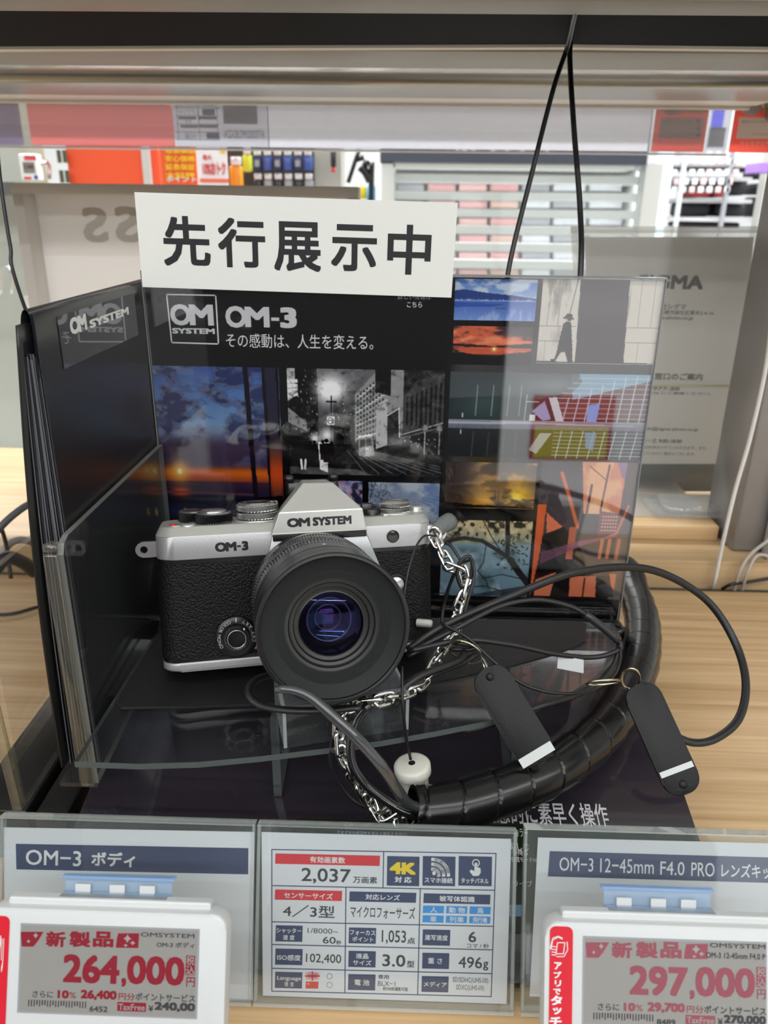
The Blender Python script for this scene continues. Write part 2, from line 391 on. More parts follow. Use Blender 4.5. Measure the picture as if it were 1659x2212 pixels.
# ------------------------------------------------------------------ upper shelf seen from below
t = thing('upper_shelf', 'grey metal store shelf overhead seen from underneath with black underside strip', 'shelf', (0, .6, .4))
MB().bx(V3(-1, .452, .417), V3(1, .90, .432), GRY).build('shelf_board', t)
MB().bx(V3(-1, .452, .398), V3(1, .4845, .4165), GRY, .002).build('front_lip', t)
# black strip slightly skewed as in the picture
b = MB(); b.prism([(-1, .486), (1, .486), (1, .592), (.1, .573), (-.12, .585), (-1, .64)], .400, .4165, mat('dusty_black_panel', (11, 11, 13), .75, spec=.08)); b.build('black_panel', t)
b = MB(); b.prism([(-1, .641), (-.12, .586), (.1, .574), (1, .593), (1, .600), (.1, .582), (-.12, .594), (-1, .655)], .3985, .414, mat('cream_edge', (225, 220, 208), .5)); b.build('edge_strip', t)
MB().bx(V3(-1, .60, .4), V3(1, .668, .4165), GRY, .001).build('middle_channel', t)
MB().bx(V3(-1, .67, .4005), V3(1, .7115, .4165), mat('satin_strip', (190, 188, 184), .18, .6), .001).build('satin_strip', t)
b = MB(); b.bx(V3(-1, .716, .395), V3(.345, .80, .4165), mat('rail_aluminium', (158, 156, 150), .32, .5), .006, seg=4); b.build('rear_rail', t)
b = MB(); b.bx(V3(-1, .806, .397), V3(.335, .845, .4165), GRYL, .0015); b.build('rear_lip', t)
b = MB(); b.bx(V3(-1, .848, .394), V3(.33, .853, .4165), GRYL, .001); b.build('price_channel_clip', t)
b = MB(); b.bx(V3(.352, .66, .386), V3(.56, .90, .4165), mat('bracket_grey', (140, 138, 136), .45), .003); b.build('end_bracket', t)
b = MB(); b.bx(V3(-1.0, .860, .3553), V3(.318, .8612, .3965), clear('frosted_strip', (.97, .97, 1.), haze=.28, hazecol=(225, 225, 232)))
b.build('clear_price_strip', t)
b = MB(); b.bx(V3(-1.0, .858, .3540), V3(.318, .8625, .3556), mat('strip_edge', (240, 242, 246), .3)); b.build('strip_edge', t)
# papers slipped in the strip
def strip_paper(name, x0, x1, col, label, x1b=None, z1=.396, seed=0):
    P = Plane((0, .8634, .376), (1, 0, 0), (0, 0, 1), -1e-4)
    a0, a1 = ony(x0[0], 265, .8634)[0], ony(x0[1], 265, .8634)[0]
    return a0, a1
def paper(name, px0, px1, rgb, label, cat='card'):
    a0, a1 = ony(px0, 262, .8634)[0], ony(px1, 262, .8634)[0]
    t = thing(name, label, cat, ((a0+a1)/2, .8634, .357), group=None)
    MB().bx(V3(a0, .8630, .3575), V3(a1, .8634, .398), mat(name+'_stock', rgb, .6, trans=.85)).build('card_sheet', t)
    return t, Plane((0, .8629, .376), (1, 0, 0), (0, 0, 1), 4e-5)
paper('lilac_card', -60, 45, (168, 160, 182), 'lilac card at the far left end of the overhead price strip')
paper('pink_card', 62, 372, (240, 170, 166), 'long pink card in the overhead price strip above the orange panel')
t, P = paper('specification_card', 374, 578, (226, 226, 228), 'grey lens specification card seen from the back in the overhead strip')
b = MB(); bb = mat('faded_navy', (105, 112, 140), .6)
for (x0, y0, x1, y1) in ((437, 222, 464, 229), (437, 235, 464, 249), (428, 252, 468, 258), (386, 252, 424, 258), (430, 270, 470, 276), (390, 270, 428, 276), (446, 287, 474, 300)): P.rect(b, bb, x0, y0, x1, y1)
for y in (232, 250, 268, 285, 301): P.line(b, bb, [(380, y), (474, y+1)], .0006)
for x in (384, 430, 470): P.line(b, bb, [(x-3, 222), (x+2, 301)], .0006)
P.text(b, bb, 'Lマウント', 386, 236, 428, 248, mirror=True); P.text(b, bb, '付属', 400, 288, 424, 300, mirror=True); P.text(b, bb, 'AF70200DMF2.8DGDN', 484, 281, 572, 299, .01, mirror=True)
P.text(b, bb, 'フルサイズ', 384, 222, 428, 230, mirror=True); P.text(b, bb, '77', 400, 260, 414, 267, mirror=True)
P.rect(b, mat('grey_blot', (160, 161, 166), .7), 482, 226, 556, 268); b.build('lettering', t)
paper('blank_card', 580, 1406, (240, 240, 240), 'long blank white card in the overhead price strip above the glass case')
for k, (x0, x1, lab) in enumerate(((1414, 1528, 'red bordered app instruction card in the overhead strip beside the bracket'), (1584, 1700, 'second red bordered instruction card cut off by the picture edge'))):
    t, P = paper('instruction_card', x0, x1, (226, 140, 128), lab)
    b = MB(); w_ = mat('card_cream', (222, 205, 196), .6); P.rect(b, w_, x0+10, 254, x1-10, 300)
    P.disc(b, mat('card_grey', (190, 180, 185), .6), x0+18, 214, x0+62, 250); P.rect(b, mat('card_yellow', (222, 205, 130), .6), x0+66, 224, x1-8, 243)
    r_ = mat('card_red', (190, 110, 105), .6); P.text(b, w_, 'アプリでタッチ', x0+14, 305, x1-24, 315, .02, mirror=True)
    P.text(b, mat('card_greytext', (140, 120, 120), .6), 'お得なポイントと交換', x0+18, 260, x1-28, 266, mirror=True); P.text(b, r_, 'スマホをかざして', x0+40, 287, x1-28, 293, mirror=True)
    for yy in (262, 278, 292): P.disc(b, r_, x1-24, yy-5, x1-15, yy+4, 2)
    b.build('lettering', t)

# ------------------------------------------------------------------ store background
def bgbox(name, x0, y0, x1, y1, Y, d, m, parent=None, bev=0., **k):
    xm, ym = (x0+x1)/2, (y0+y1)/2
    a, b_ = ony(x0, ym, Y)[0], ony(x1, ym, Y)[0]; z1, z0 = ony(xm, y0, Y)[2], ony(xm, y1, Y)[2]
    mb = MB().bx(V3(a, Y, z0), V3(b_, Y+d, z1), m, bev)
    if parent is None: return mb.build(name, None, ((a+b_)/2, Y+d/2, z0), **k)
    return mb.build(name, parent, **k)
def at(x, y, Y): return tuple(ony(x, y, Y))
# left gondola with orange boards
t = thing('left_gondola', 'pale grey store gondola with slotted uprights behind the white display box', 'shelving', at(200, 450, 1.62))
bgbox('back_panel', -260, 150, 150, 1500, 1.625, .02, mat('gondola_panel', (196, 200, 190), .6), t)
u = bgbox('slotted_upright', 120, 150, 150, 1400, 1.585, .014, mat('upright_cream', (205, 204, 180), .5), t)
b = MB()
for k in range(40):
    z = .62-k*.035
    for xx in (129, 141): p = ony(xx, 350, 1.583); b.bx(V3(p[0]-.004, 1.583, z), V3(p[0]+.004, 1.5845, z+.022), mat('slot_dark', (90, 88, 70), .7))
b.build('slot_holes', u)
bgbox('upright', 342, 150, 356, 1300, 1.585, .02, GRYL, t)
bgbox('grey_shelf', -200, 392, 30, 418, 1.42, .18, GRYD, t)
b = MB(); pk = at(20, 560, 1.40)
for (x0, y0) in ((0, 575), (-60, 590)):
    b.tube([at(x0+2, y0+60, 1.42), at(x0+4, y0+8, 1.42), at(x0+14, y0, 1.42), at(x0+24, y0+14, 1.42), at(x0+25, y0+60, 1.42)], .003, CHR, 6, .01)
b.build('hook', t)
bgbox('orange_header_board', 148, 100, 344, 640, 1.60, .02, mat('orange_board', (244, 88, 42), .5), label='plain orange header board on the far gondola above the white display box', cat='board')
o = bgbox('orange_price_poster', 354, 230, 430, 640, 1.59, .004, mat('poster_orange', (232, 92, 38), .5), label='orange sale poster with yellow lettering beside the orange board', cat='poster')
P = Plane(at(390, 350, 1.588), (1, 0, 0), (0, 0, 1), 1e-3); b = MB(); yl = mat('poster_yellow', (248, 196, 30), .6)
for i, tx in enumerate(('格安保証', '取扱製品', '安心価格', '延長保証', '大好評')): P.text(b, yl, tx, 358, 300+i*18, 422, 314+i*18, .03)
P.text(b, mat('poster_white', (240, 240, 240), .6), 'ポイント', 360, 380, 425, 393, .02)
b.build('lettering', o, kind=None)
o = bgbox('white_sale_poster', 432, 225, 495, 640, 1.575, .004, mat('poster_paper', (240, 236, 238), .5), label='white sale poster with red lettering beside the orange poster', cat='poster')
b = MB(); rd = mat('poster_red', (214, 70, 78), .6); P = Plane(at(462, 350, 1.573), (1, 0, 0), (0, 0, 1), 1e-3); P.text(b, rd, '最大', 438, 334, 458, 345, .03); P.text(b, rd, '10%おトク', 438, 350, 488, 378, .04); P.rect(b, mat('poster_coral', (236, 110, 80), .6), 432, 386, 495, 394, 1)
P.text(b, yl, '得', 474, 318, 488, 332, .04);
b.build('lettering', o)
o = bgbox('shelf_price_tag', 42, 332, 82, 390, 1.40, .02, WHT, bev=.003, label='white electronic price tag hanging on the far left gondola', cat='price tag')
P = Plane(at(60, 360, 1.399), (1, 0, 0), (0, 0, 1), 3e-4); b = MB(); P.rect(b, mat('tag_screen', (130, 130, 126), .3), 50, 350, 75, 374); P.rect(b, rd, 52, 336, 78, 346, 1); P.text(b, mat('tag_dark', (90, 60, 62), .6), '5,980', 52, 356, 73, 366, .03); P.rect(b, rd, 52, 382, 68, 388, 1); P.disc(b, mat('tag_blue', (50, 70, 180), .6), 74, 378, 82, 388, 2); b.build('screen_print', o)
MB().tube([at(84, 356, 1.41), at(98, 350, 1.42), at(106, 358, 1.44), at(107, 385, 1.46)], .003, CHR, 6, .01).build('wire_hook', o)
for k, (x, y) in enumerate(((62, 575), (60, 640))):
    bgbox('lower_shelf_tag', x-7, y, x+6, y+52, 1.42, .015, WHT, bev=.002, label='small white tag on the lower hooks behind the white display box', cat='price tag', group='lower shelf tags')
# hanging accessory packs
t = thing('accessory_backboard', 'dark perforated backboard behind the hanging accessory packs', 'display board', at(590, 500, 1.9))
bgbox('board', 492, 150, 690, 640, 1.9, .02, mat('board_olive', (58, 60, 50), .7), t)
packs = [mat('pack_navy', (38, 48, 92), .35), mat('pack_black', (30, 32, 38), .35), mat('pack_blue', (60, 86, 160), .35), mat('pack_grey', (150, 156, 165), .35)]
wtop = mat('pack_white', (228, 230, 232), .35)
def pack(x, y, w, h, m, Y, label, group=None, name='accessory_pack', extra=None):
    p = at(x, y, Y); q = thing(name, label, 'package', at(x, y+h/2, Y), group)
    bgbox('pack_body', x-w/2, y-h*.22, x+w/2, y+h/2, Y, .02, m, q, .004); bgbox('header_card', x-w*.42, y-h/2, x+w*.42, y-h*.24, Y, .006, wtop, q, .001)
    b = MB(); a = at(x, y-h*.44, Y); b.tube([V3(*a)+V3(0, -.03, .0), V3(*a)+V3(0, .06, 0)], .0018, CHR, 6, .01); b.build('peg', q)
    if extra: bgbox('label_patch', x-w*.3, y, x+w*.3, y+h*.3, Y-.001, .001, extra, q)
pack(509, 372, 26, 66, mat('pack_amber', (222, 150, 30), .35), 1.72, 'amber accessory pack hanging nearest the white sale poster')
pack(533, 345, 18, 52, mat('pack_lime', (205, 214, 60), .35), 1.78, 'lime yellow accessory pack hanging among dark blue packs')
k = 0
for r_, yy in enumerate((346, 398, 452)):
    for i in range(6):
        m_ = packs[(i*2+r_) % 4]; nm = ['navy', 'black', 'blue', 'grey'][(i*2+r_) % 4]
        if r_ == 2 and i > 3: continue
        pack(555+i*22+r_*2, yy, 18, 46, m_, 1.8, 'small %s blister pack hanging on the far backboard' % nm, '%s blister packs on the far backboard' % nm, 'blister_pack', packs[3] if nm == 'navy' else None)
o = bgbox('grey_column', 682, 120, 738, 900, 1.85, .12, mat('column_grey', (178, 176, 168), .6), kind='structure')
o.name = 'trim_column'
q = thing('hanging_pen_pack', 'slim black and red hanging item on the grey column', 'package', at(720, 345, 1.8)); bgbox('pack_body', 714, 322, 725, 362, 1.8, .015, packs[1], q, .003); bgbox('pack_tip', 715, 362, 724, 372, 1.8, .012, mat('pack_redtip', (200, 60, 60), .4), q, .002)
# tripod-like black bits before the white wall
q = thing('light_stand', 'black folding light stand with clamp head beside the glass case', 'light stand', at(775, 640, 2.1)); b = MB()
b.tube([at(752, 395, 2.1), at(776, 322, 2.1)], .006, BLKM, 6, .02); b.tube([at(800, 560, 2.1), at(803, 350, 2.1)], .008, BLKM, 6, .02); b.build('pole', q)
b = MB(); b.tube([at(778, 360, 2.1), at(790, 372, 2.1), at(800, 392, 2.1)], .012, BLKM, 6, .02); b.tube([at(784, 352, 2.1), at(796, 356, 2.1)], .01, BLKM, 6, .02); b.tube([at(770, 345, 2.1), at(786, 340, 2.1)], .007, BLKM, 6, .02); b.build('clamp_head', q)
q = thing('yellow_box', 'small yellow box beside the clamp stand', 'box', at(783, 430, 2.2)); bgbox('carton', 776, 402, 792, 430, 2.2, .05, mat('box_yellow', (225, 200, 60), .5), q, .002)
q = thing('blue_bottle', 'small blue bottle beside the yellow box', 'bottle', at(803, 440, 2.2)); p = at(802, 440, 2.2); b = MB(); b.lathe([(.001, 0), (.012, 0), (.012, .04), (.005, .05), (.005, .06), (.001, .06)], mat('bottle_blue', (110, 180, 220), .3), 16, Matrix.Translation(p)); b.build('bottle_body', q)
# glass showcase
Y = 2.0
t = thing('glass_showcase', 'white framed glass showcase with dark header and lit shelves', 'showcase', at(1115, 760, Y))
NV = mat('header_navy', (58, 64, 78), .5); FRW = mat('frame_white', (216, 219, 215), .5)
bgbox('header', 822, 120, 1412, 353, Y-.01, .4, NV, t)
P = Plane(at(1100, 320, Y-.012), (1, 0, 0), (0, 0, 1), 1e-3); b = MB(); P.text(b, INKW, 'カメラレンズ', 985, 262, 1190, 331, .03); b.build('lettering', t)
bgbox('side_post', 822, 353, 850, 760, Y, .4, FRW, t); bgbox('side_post', 1372, 353, 1408, 760, Y, .4, FRW, t)
bgbox('top_rail', 850, 353, 1372, 364, Y, .4, FRW, t); bgbox('base_cabinet', 822, 700, 1412, 1500, Y, .4, FRW, t)
bgbox('back_board', 850, 353, 1372, 760, Y+.36, .02, mat('case_inner', (205, 205, 208), .6), t)
for i in range(6):
    yy = 378+i*37
    bgbox('glass_shelf', 846, yy, 1384, yy+18, Y+.05, .28, mat('shelf_lit_white', (246, 246, 247), .4), t)
bgbox('glass_door', 850, 364, 1372, 705, Y-.004, .004, clear('case_glass', (.97, .99, .98), haze=.12), t)
rows = [mat('stock_pink', (205, 150, 150), .5), mat('stock_rose', (214, 170, 166), .5), mat('stock_grey', (150, 150, 156), .5), mat('stock_tan', (200, 165, 150), .5), mat('stock_pale', (208, 210, 214), .5)]
nmz = ['dusty pink', 'rose', 'grey', 'tan', 'pale grey']
for i in range(6):
    yy = 398+i*37; x = 856
    pat = [2, 0, 1, 0, 2, 4, 4] if i % 2 == 0 else [2, 1, 0, 3, 4, 2, 4]
    for j, kx in enumerate(pat):
        w_ = 60 if j < 5 else 70
        bgbox('boxed_lens', x, yy-1, x+w_, yy+15, Y+.12, .12, rows[kx], bev=.003, label='%s carton on a lit shelf inside the glass showcase' % nmz[kx], cat='box', group='%s cartons inside the glass showcase' % nmz[kx]); x += w_+8
for i in range(7):      # unseen strips added to brighten the cartons, one under each shelf front
    q = at(1115, 366 + (i and (i*37-7)), Y+.05); area('showcase_fill_strip', (q[0], Y+.065, q[2]-.002), .6, .012, .3, rot=(math.radians(35), 0, 0))
# right shelving far away
Y = 2.7
t = thing('far_right_shelving', 'grey metal store shelving with bright light strip at the far right', 'shelving', at(1540, 700, Y))
bgbox('light_panel', 1418, 250, 1444, 600, Y-.02, .05, mat('lit_cyan_white', (215, 236, 245), .4, emit=(220, 240, 250, .55)), t)
bgbox('side_post', 1446, 250, 1452, 900, Y, .02, FRW, t)
bgbox('back_panel', 1440, 200, 1760, 1000, Y+.5, .02, mat('far_panel', (178, 180, 182), .6), t)
for y in (352, 382, 430, 470, 520): bgbox('shelf_board', 1440, y, 1625, y+8, Y+.05, .4, mat('far_shelf', (190, 190, 192), .5), t)
bgbox('upright', 1616, 200, 1636, 1000, Y, .05, mat('upright_grey', (176, 176, 170), .5), t)
bgbox('upright', 1538, 200, 1544, 1000, Y+.02, .02, mat('upright_thin', (150, 150, 155), .5), t)
dk = mat('dark_stock', (52, 51, 56), .6)
for (x0, y0, x1, y1) in ((1475, 395, 1535, 410), (1476, 438, 1534, 468), (1548, 440, 1612, 468), (1470, 480, 1600, 492), (1560, 385, 1615, 422), (1598, 356, 1618, 372), (1640, 395, 1680, 420), (1642, 355, 1700, 385), (1640, 425, 1690, 470)):
    bgbox('black_case', x0, y0, x1, y1, Y+.12, .15, dk, bev=.01, label='black padded case on the far right shelving', cat='case', group='black cases on the far right shelving')
for (x0, x1) in ((1496, 1536), (1544, 1574)):
    bgbox('red_bag', x0, 412, x1, 426, Y+.08, .15, mat('bag_red', (214, 92, 96), .6), bev=.02, label='red rounded bag on the middle far right shelf', cat='bag', group='red bags on the far right shelving')
for j, y in enumerate((326, 342, 366, 386, 403)):
    for i in range(9):
        x = 1452+i*19+(j % 2)*6
        if x > 1600 or (j > 2 and i > 6): continue
        m_ = wtop if (i+j) % 3 else mat('tag_pinkish', (232, 196, 196), .5)
        bgbox('shelf_label', x, y, x+11, y+13, Y+.02, .01, m_, bev=.001, label='tiny %s shelf label on the far right shelving' % ('white' if (i+j) % 3 else 'pink'), cat='label', group='%s shelf labels at the far right' % ('white' if (i+j) % 3 else 'pink'))
bgbox('blue_banner', 1540, 236, 1564, 274, 2.4, .01, mat('banner_blue', (66, 78, 205), .5), label='bright blue hanging banner between the two instruction cards', cat='banner')
bgbox('dark_banner', 1532, 275, 1566, 318, 2.42, .01, mat('banner_dark', (82, 88, 92), .5), label='dark grey hanging panel below the blue banner', cat='banner')
for o, px in (('blue_banner', 1552), ('dark_banner', 1549)):
    Yb = 2.405 if o == 'blue_banner' else 2.425
    b = MB(); tp = at(px, 238 if o == 'blue_banner' else 276, Yb); b.tube([V3(*tp), V3(tp[0], Yb, 1.9)], .002, CHR, 6, .2); b.build('hanging_cord', D.objects[o])
bgbox('purple_box', 1640, 352, 1700, 372, 2.5, .1, mat('box_violet', (150, 110, 190), .5), label='violet and blue box at the far right edge', cat='box')
# ------------------------------------------------------------------ rear displays on the step
t = thing('white_display_box', 'open white shallow display box seen from behind with faint mirrored letters', 'display box', (-.21, .79, .02))
WB = mat('box_white_satin', (236, 234, 231), .5, trans=.4)
x0, x1, z0, z1 = -.371, -.046, .0205, .319
b = MB(); b.bx(V3(x0, .795, z0), V3(x1, .8, z1), WB); b.build('back_panel', t)
for (a, c, nm) in ((V3(x0, .768, z1-.009), V3(x1, .795, z1), 'top_rim'), (V3(x0, .768, z0), V3(x0+.010, .795, z1-.009), 'side_rim'), (V3(x1-.010, .768, z0), V3(x1, .795, z1-.009), 'side_rim'), (V3(x0+.010, .768, z0), V3(x1-.01, .795, z0+.009), 'bottom_rim')):
    MB().bx(a, c, WB, .0006).build(nm, t)
P = Plane((0, .7948, 0), (1, 0, 0), (0, 0, 1)); b = MB()
fg = mat('faint_letter', (205, 204, 201), .6); P.text(b, fg, 'S', 178, 448, 232, 524, .03, mirror=True); P.text(b, fg, 'S', 248, 446, 304, 524, .03, mirror=True); b.build('lettering', t)
# notice in clear pocket
t = thing('notice_sheet', 'grey printed service notice standing in a clear pocket on the right of the black poster', 'notice', (.255, .78, .02))
Y = .782
b = MB(); b.prism([ony(*p, Y)[[0, 2]] for p in ((1262, 512), (1628, 512), (1580, 1062), (1290, 1062))], -.0003, 0, mat('notice_grey', (214, 212, 210), .55, trans=.4), Matrix(((1, 0, 0, 0), (0, 0, 1, Y), (0, 1, 0, 0), (0, 0, 0, 1))))
b.build('printed_sheet', t)
P = Plane((0, Y-.0006, 0), (1, 0, 0), (0, 0, 1), 6e-5); b = MB(); gi = mat('notice_ink', (40, 39, 40), .6); gd = mat('notice_band', (88, 87, 84), .55)
P.text(b, gi, 'SIGMA', 1378, 594, 1520, 625, .045)
P.text(b, gi, '株式会社シグマ', 1385, 656, 1482, 668, .02); P.text(b, gi, '神奈川県川崎市麻生区栗木2-4-16', 1380, 670, 1541, 680, .015); P.text(b, gi, 'www.sigma-photo.co.jp', 1376, 682, 1497, 692, .02)
P.text(b, gi, 'お問い合わせ窓口のご案内', 1310, 805, 1518, 820, .03)
P.text(b, gi, '0120-9977-88', 1352, 835, 1468, 843, .01); P.text(b, gi, '044-989-7436 にご連絡ください。', 1350, 846, 1536, 852, .015)
P.text(b, gi, 'info@sigma-photo.co.jp', 1390, 923, 1508, 932, .02); P.text(b, gi, '月－土 9:00-18:00', 1384, 947, 1473, 957, .03)
P.text(b, gi, '日曜・祝日はお休みさせていただきます。また、', 1352, 963, 1528, 970, .01); P.text(b, gi, 'お休みさせていただく場合もございます。', 1352, 976, 1502, 983, .01)
P.poly(b, gd, [(1290, 1002), (1582, 1002), (1574, 1061), (1290, 1061)], 2)
b.build('lettering', t)
b = MB(); c4 = [ony(*p, Y)[[0, 2]] for p in ((1240, 496), (1662, 496), (1602, 1070), (1272, 1070))]
MM = Matrix(((1, 0, 0, 0), (0, 0, 1, Y-.004), (0, 1, 0, 0), (0, 0, 0, 1)))
b.prism(c4, -.0004, 0, clear('vinyl', (.97, .97, .95), haze=.16, rough=.12), MM); b.build('clear_pocket', t)
b = MB(); WE = clear('vinyl_weld', haze=.55, hazecol=(215, 212, 205), rough=.2)
for i in range(4):
    p, q = [(1240, 496), (1662, 496), (1602, 1070), (1272, 1070)][i], [(1662, 496), (1602, 1070), (1272, 1070), (1240, 496)][i]
    P2 = Plane((0, Y-.0046, 0), (1, 0, 0), (0, 0, 1)); P2.line(b, WE, [p, q], .006 if i != 1 else .014)
P2.line(b, mat('fold_line', (190, 188, 165), .5), [(1408, 832), (1636, 834)], .0025, 2); b.build('pocket_seam', t)
t = thing('blister_tray', 'small empty clear plastic tray lying in front of the grey notice', 'tray', tuple(onz(1500, 1100, .04)))
p = onz(1520, 1096, .038); b = MB(); b.bx(p+V3(-.042, -.02, .000), p+V3(.042, .02, .007), clear('blister_clear', haze=.14, ior=1.6, rough=.05), .0045, seg=3); b.bx(p+V3(-.054, -.028, .000), p+V3(.054, .028, .0012), MATS['blister_clear'], .0004); b.build('tray_shell', t)
# post on the right with slotted face
t = thing('grey_post', 'grey steel upright post at the right edge behind the wooden shelf', 'post', (.33, .65, -.9))
MB().bx(V3(.294, .632, .0202), V3(.372, .70, .384), mat('post_steel', (140, 138, 136), .38, .4), .003).build('steel_post', t)
b = MB(); b.bx(V3(.318, .615, .0202), V3(.40, .628, .10), mat('slot_plate', (205, 206, 208), .4), .001); b.build('slotted_plate', t)
b = MB()
for z in (.03, .055, .08): b.bx(V3(.334, .6140, z), V3(.342, .6149, z+.012), mat('slot_black', (20, 20, 20), .6))
b.build('slot_holes', t)

# ------------------------------------------------------------------ poster stand: raked base and upright printed back
t = stand = thing('poster_stand', 'black acrylic poster stand with raked base and photo collage back panel', 'poster stand', (0, .43, 0))
SL = math.atan2(.032, .145); UB = V3(0, math.cos(SL), math.sin(SL)); BO = V3(0, .43, .058)
RX = Matrix.Translation(BO) @ Matrix.Rotation(SL, 4, 'X')
b = MB(); b.bx(V3(-.1525, -.2150, -.0065), V3(.1435, -.002, -.0015), BLK, .0006, RX); b.build('base_panel', t)
b = MB(); b.bx(V3(-.1525, -.2150, -.0012), V3(.1435, -.002, -.0002), mat('base_print', (48, 43, 50), .1, coat=.6, var=(9, .25)), 0, RX); bp = b.build('base_print', t)  # purple-grey ceiling sheen is partly put into this colour
PB = Plane(BO+V3(0, 0, 0), (1, 0, 0), UB, 5e-5)
b = MB(); g_ = mat('faded_print_white', (214, 212, 214), .4)
PB.text(b, g_, '直感的に素早く操作', 1042, 1732, 1312, 1782, .012)
dg = mat('dark_green_print', (30, 38, 22), .3); PB.poly(b, dg, [(640, 1768), (1500, 1792), (1520, 2020), (600, 2010)], 1)
for (tx, q) in (('カラー', (1112, 1790, 1140, 1808)), ('楽しむ', (1100, 1820, 1142, 1838)), ('手持ち', (1106, 1836, 1140, 1848)), ('合成モードHDR撮影', (1104, 1852, 1190, 1864)), ('ライブ', (1108, 1902, 1150, 1916)), ('さまざまな創造性を高める機能を直感的に操作', (728, 1797, 902, 1806))): PB.text(b, g_, tx, *q, .01, 3)
PB.poly(b, mat('print_sky', (120, 165, 200), .3), [(1100, 1955), (1130, 1955), (1128, 1980), (1098, 1980)], 3); PB.poly(b, mat('print_deep', (22, 22, 30), .3), [(1096, 1922), (1134, 1922), (1132, 1955), (1096, 1955)], 3)
PB.poly(b, dg, [(1090, 1980), (1135, 1980), (1135, 2010), (1090, 2010)], 3); b.build('lettering', bp)
b = MB(); b.bx(V3(-.1425, .4300, .050), V3(.1375, .4335, .2665), BLK, .0004); bk = b.build('back_panel', t)
b = MB(); b.bx(V3(-.1425, .4275, .050), V3(.1375, .4292, .2672), clear('poster_cover', (.97, .97, .97), ior=1.6, boost=.03), 0); b.build('clear_cover', t)
b = MB(); em = mat('pale_cut_edge', (120, 122, 122), .2)
b.bx(V3(-.1431, .4273, .05), V3(-.1425, .4294, .2672), em); b.bx(V3(.1375, .4273, .05), V3(.1381, .4294, .2672), em); b.bx(V3(-.1431, .4273, .2672), V3(.1381, .434, .2679), em); b.build('cover_edge', t)
b = MB(); b.bx(V3(-.140, .412, .0535), V3(.1385, .427, .0645), BLK, .004, seg=4); b.build('hinge_bar', t)
b = MB(); b.bx(V3(-.150, .405, 0), V3(-.144, .43, .048), BLK, .001); b.bx(V3(.134, .405, 0), V3(.14, .43, .048), BLK, .001); b.build('rear_foot', t)
PP = Plane((0, .4299, 0), (1, 0, 0), (0, 0, 1), 4e-5)
b = MB(); LI = mat('poster_silver_ink', (205, 205, 208), .4)
for q in (((360, 636), (466, 638)), ((466, 638), (472, 743)), ((472, 743), (371, 740)), ((371, 740), (360, 636))): PP.line(b, INKW, q, .0007, 2)
PP.text(b, LI, 'O', 368, 657, 412, 703, .035); PP.text(b, LI, 'M', 409, 658, 461, 703, .04); PP.text(b, LI, 'SYSTEM', 372, 709, 464, 721, .045)
PP.text(b, LI, 'O', 487, 661, 532, 708, .035); PP.text(b, LI, 'M', 529, 663, 582, 707, .04); PP.rect(b, LI, 586, 686, 603, 693, 2); PP.text(b, LI, '3', 605, 664, 641, 709, .045)
PP.text(b, INKW, 'その感動は、人生を変える。', 488, 722, 806, 753, .0); PP.text(b, INKW, 'こちら', 879, 652, 912, 664, .015); PP.text(b, INKW, '詳しい情報は', 859, 636, 931, 647, .01)
b.build('lettering', bk)
def photo(px, w_, h_, paint, seed=0):
    """px: (top-left, top-right, bottom-left, bottom-right) in picture pixels on the panel"""
    q = [PP.uv(*p) for p in px]; x0_ = (q[0][0]+q[2][0])/2; x1_ = (q[1][0]+q[3][0])/2; z1_ = (q[0][1]+q[1][1])/2; z0_ = (q[2][1]+q[3][1])/2
    cv = Canvas(w_, h_); paint(cv); print_photo(cv, PP, ((x0_+x1_)/2, (z0_+z1_)/2), x1_-x0_, z1_-z0_, bk, 1)
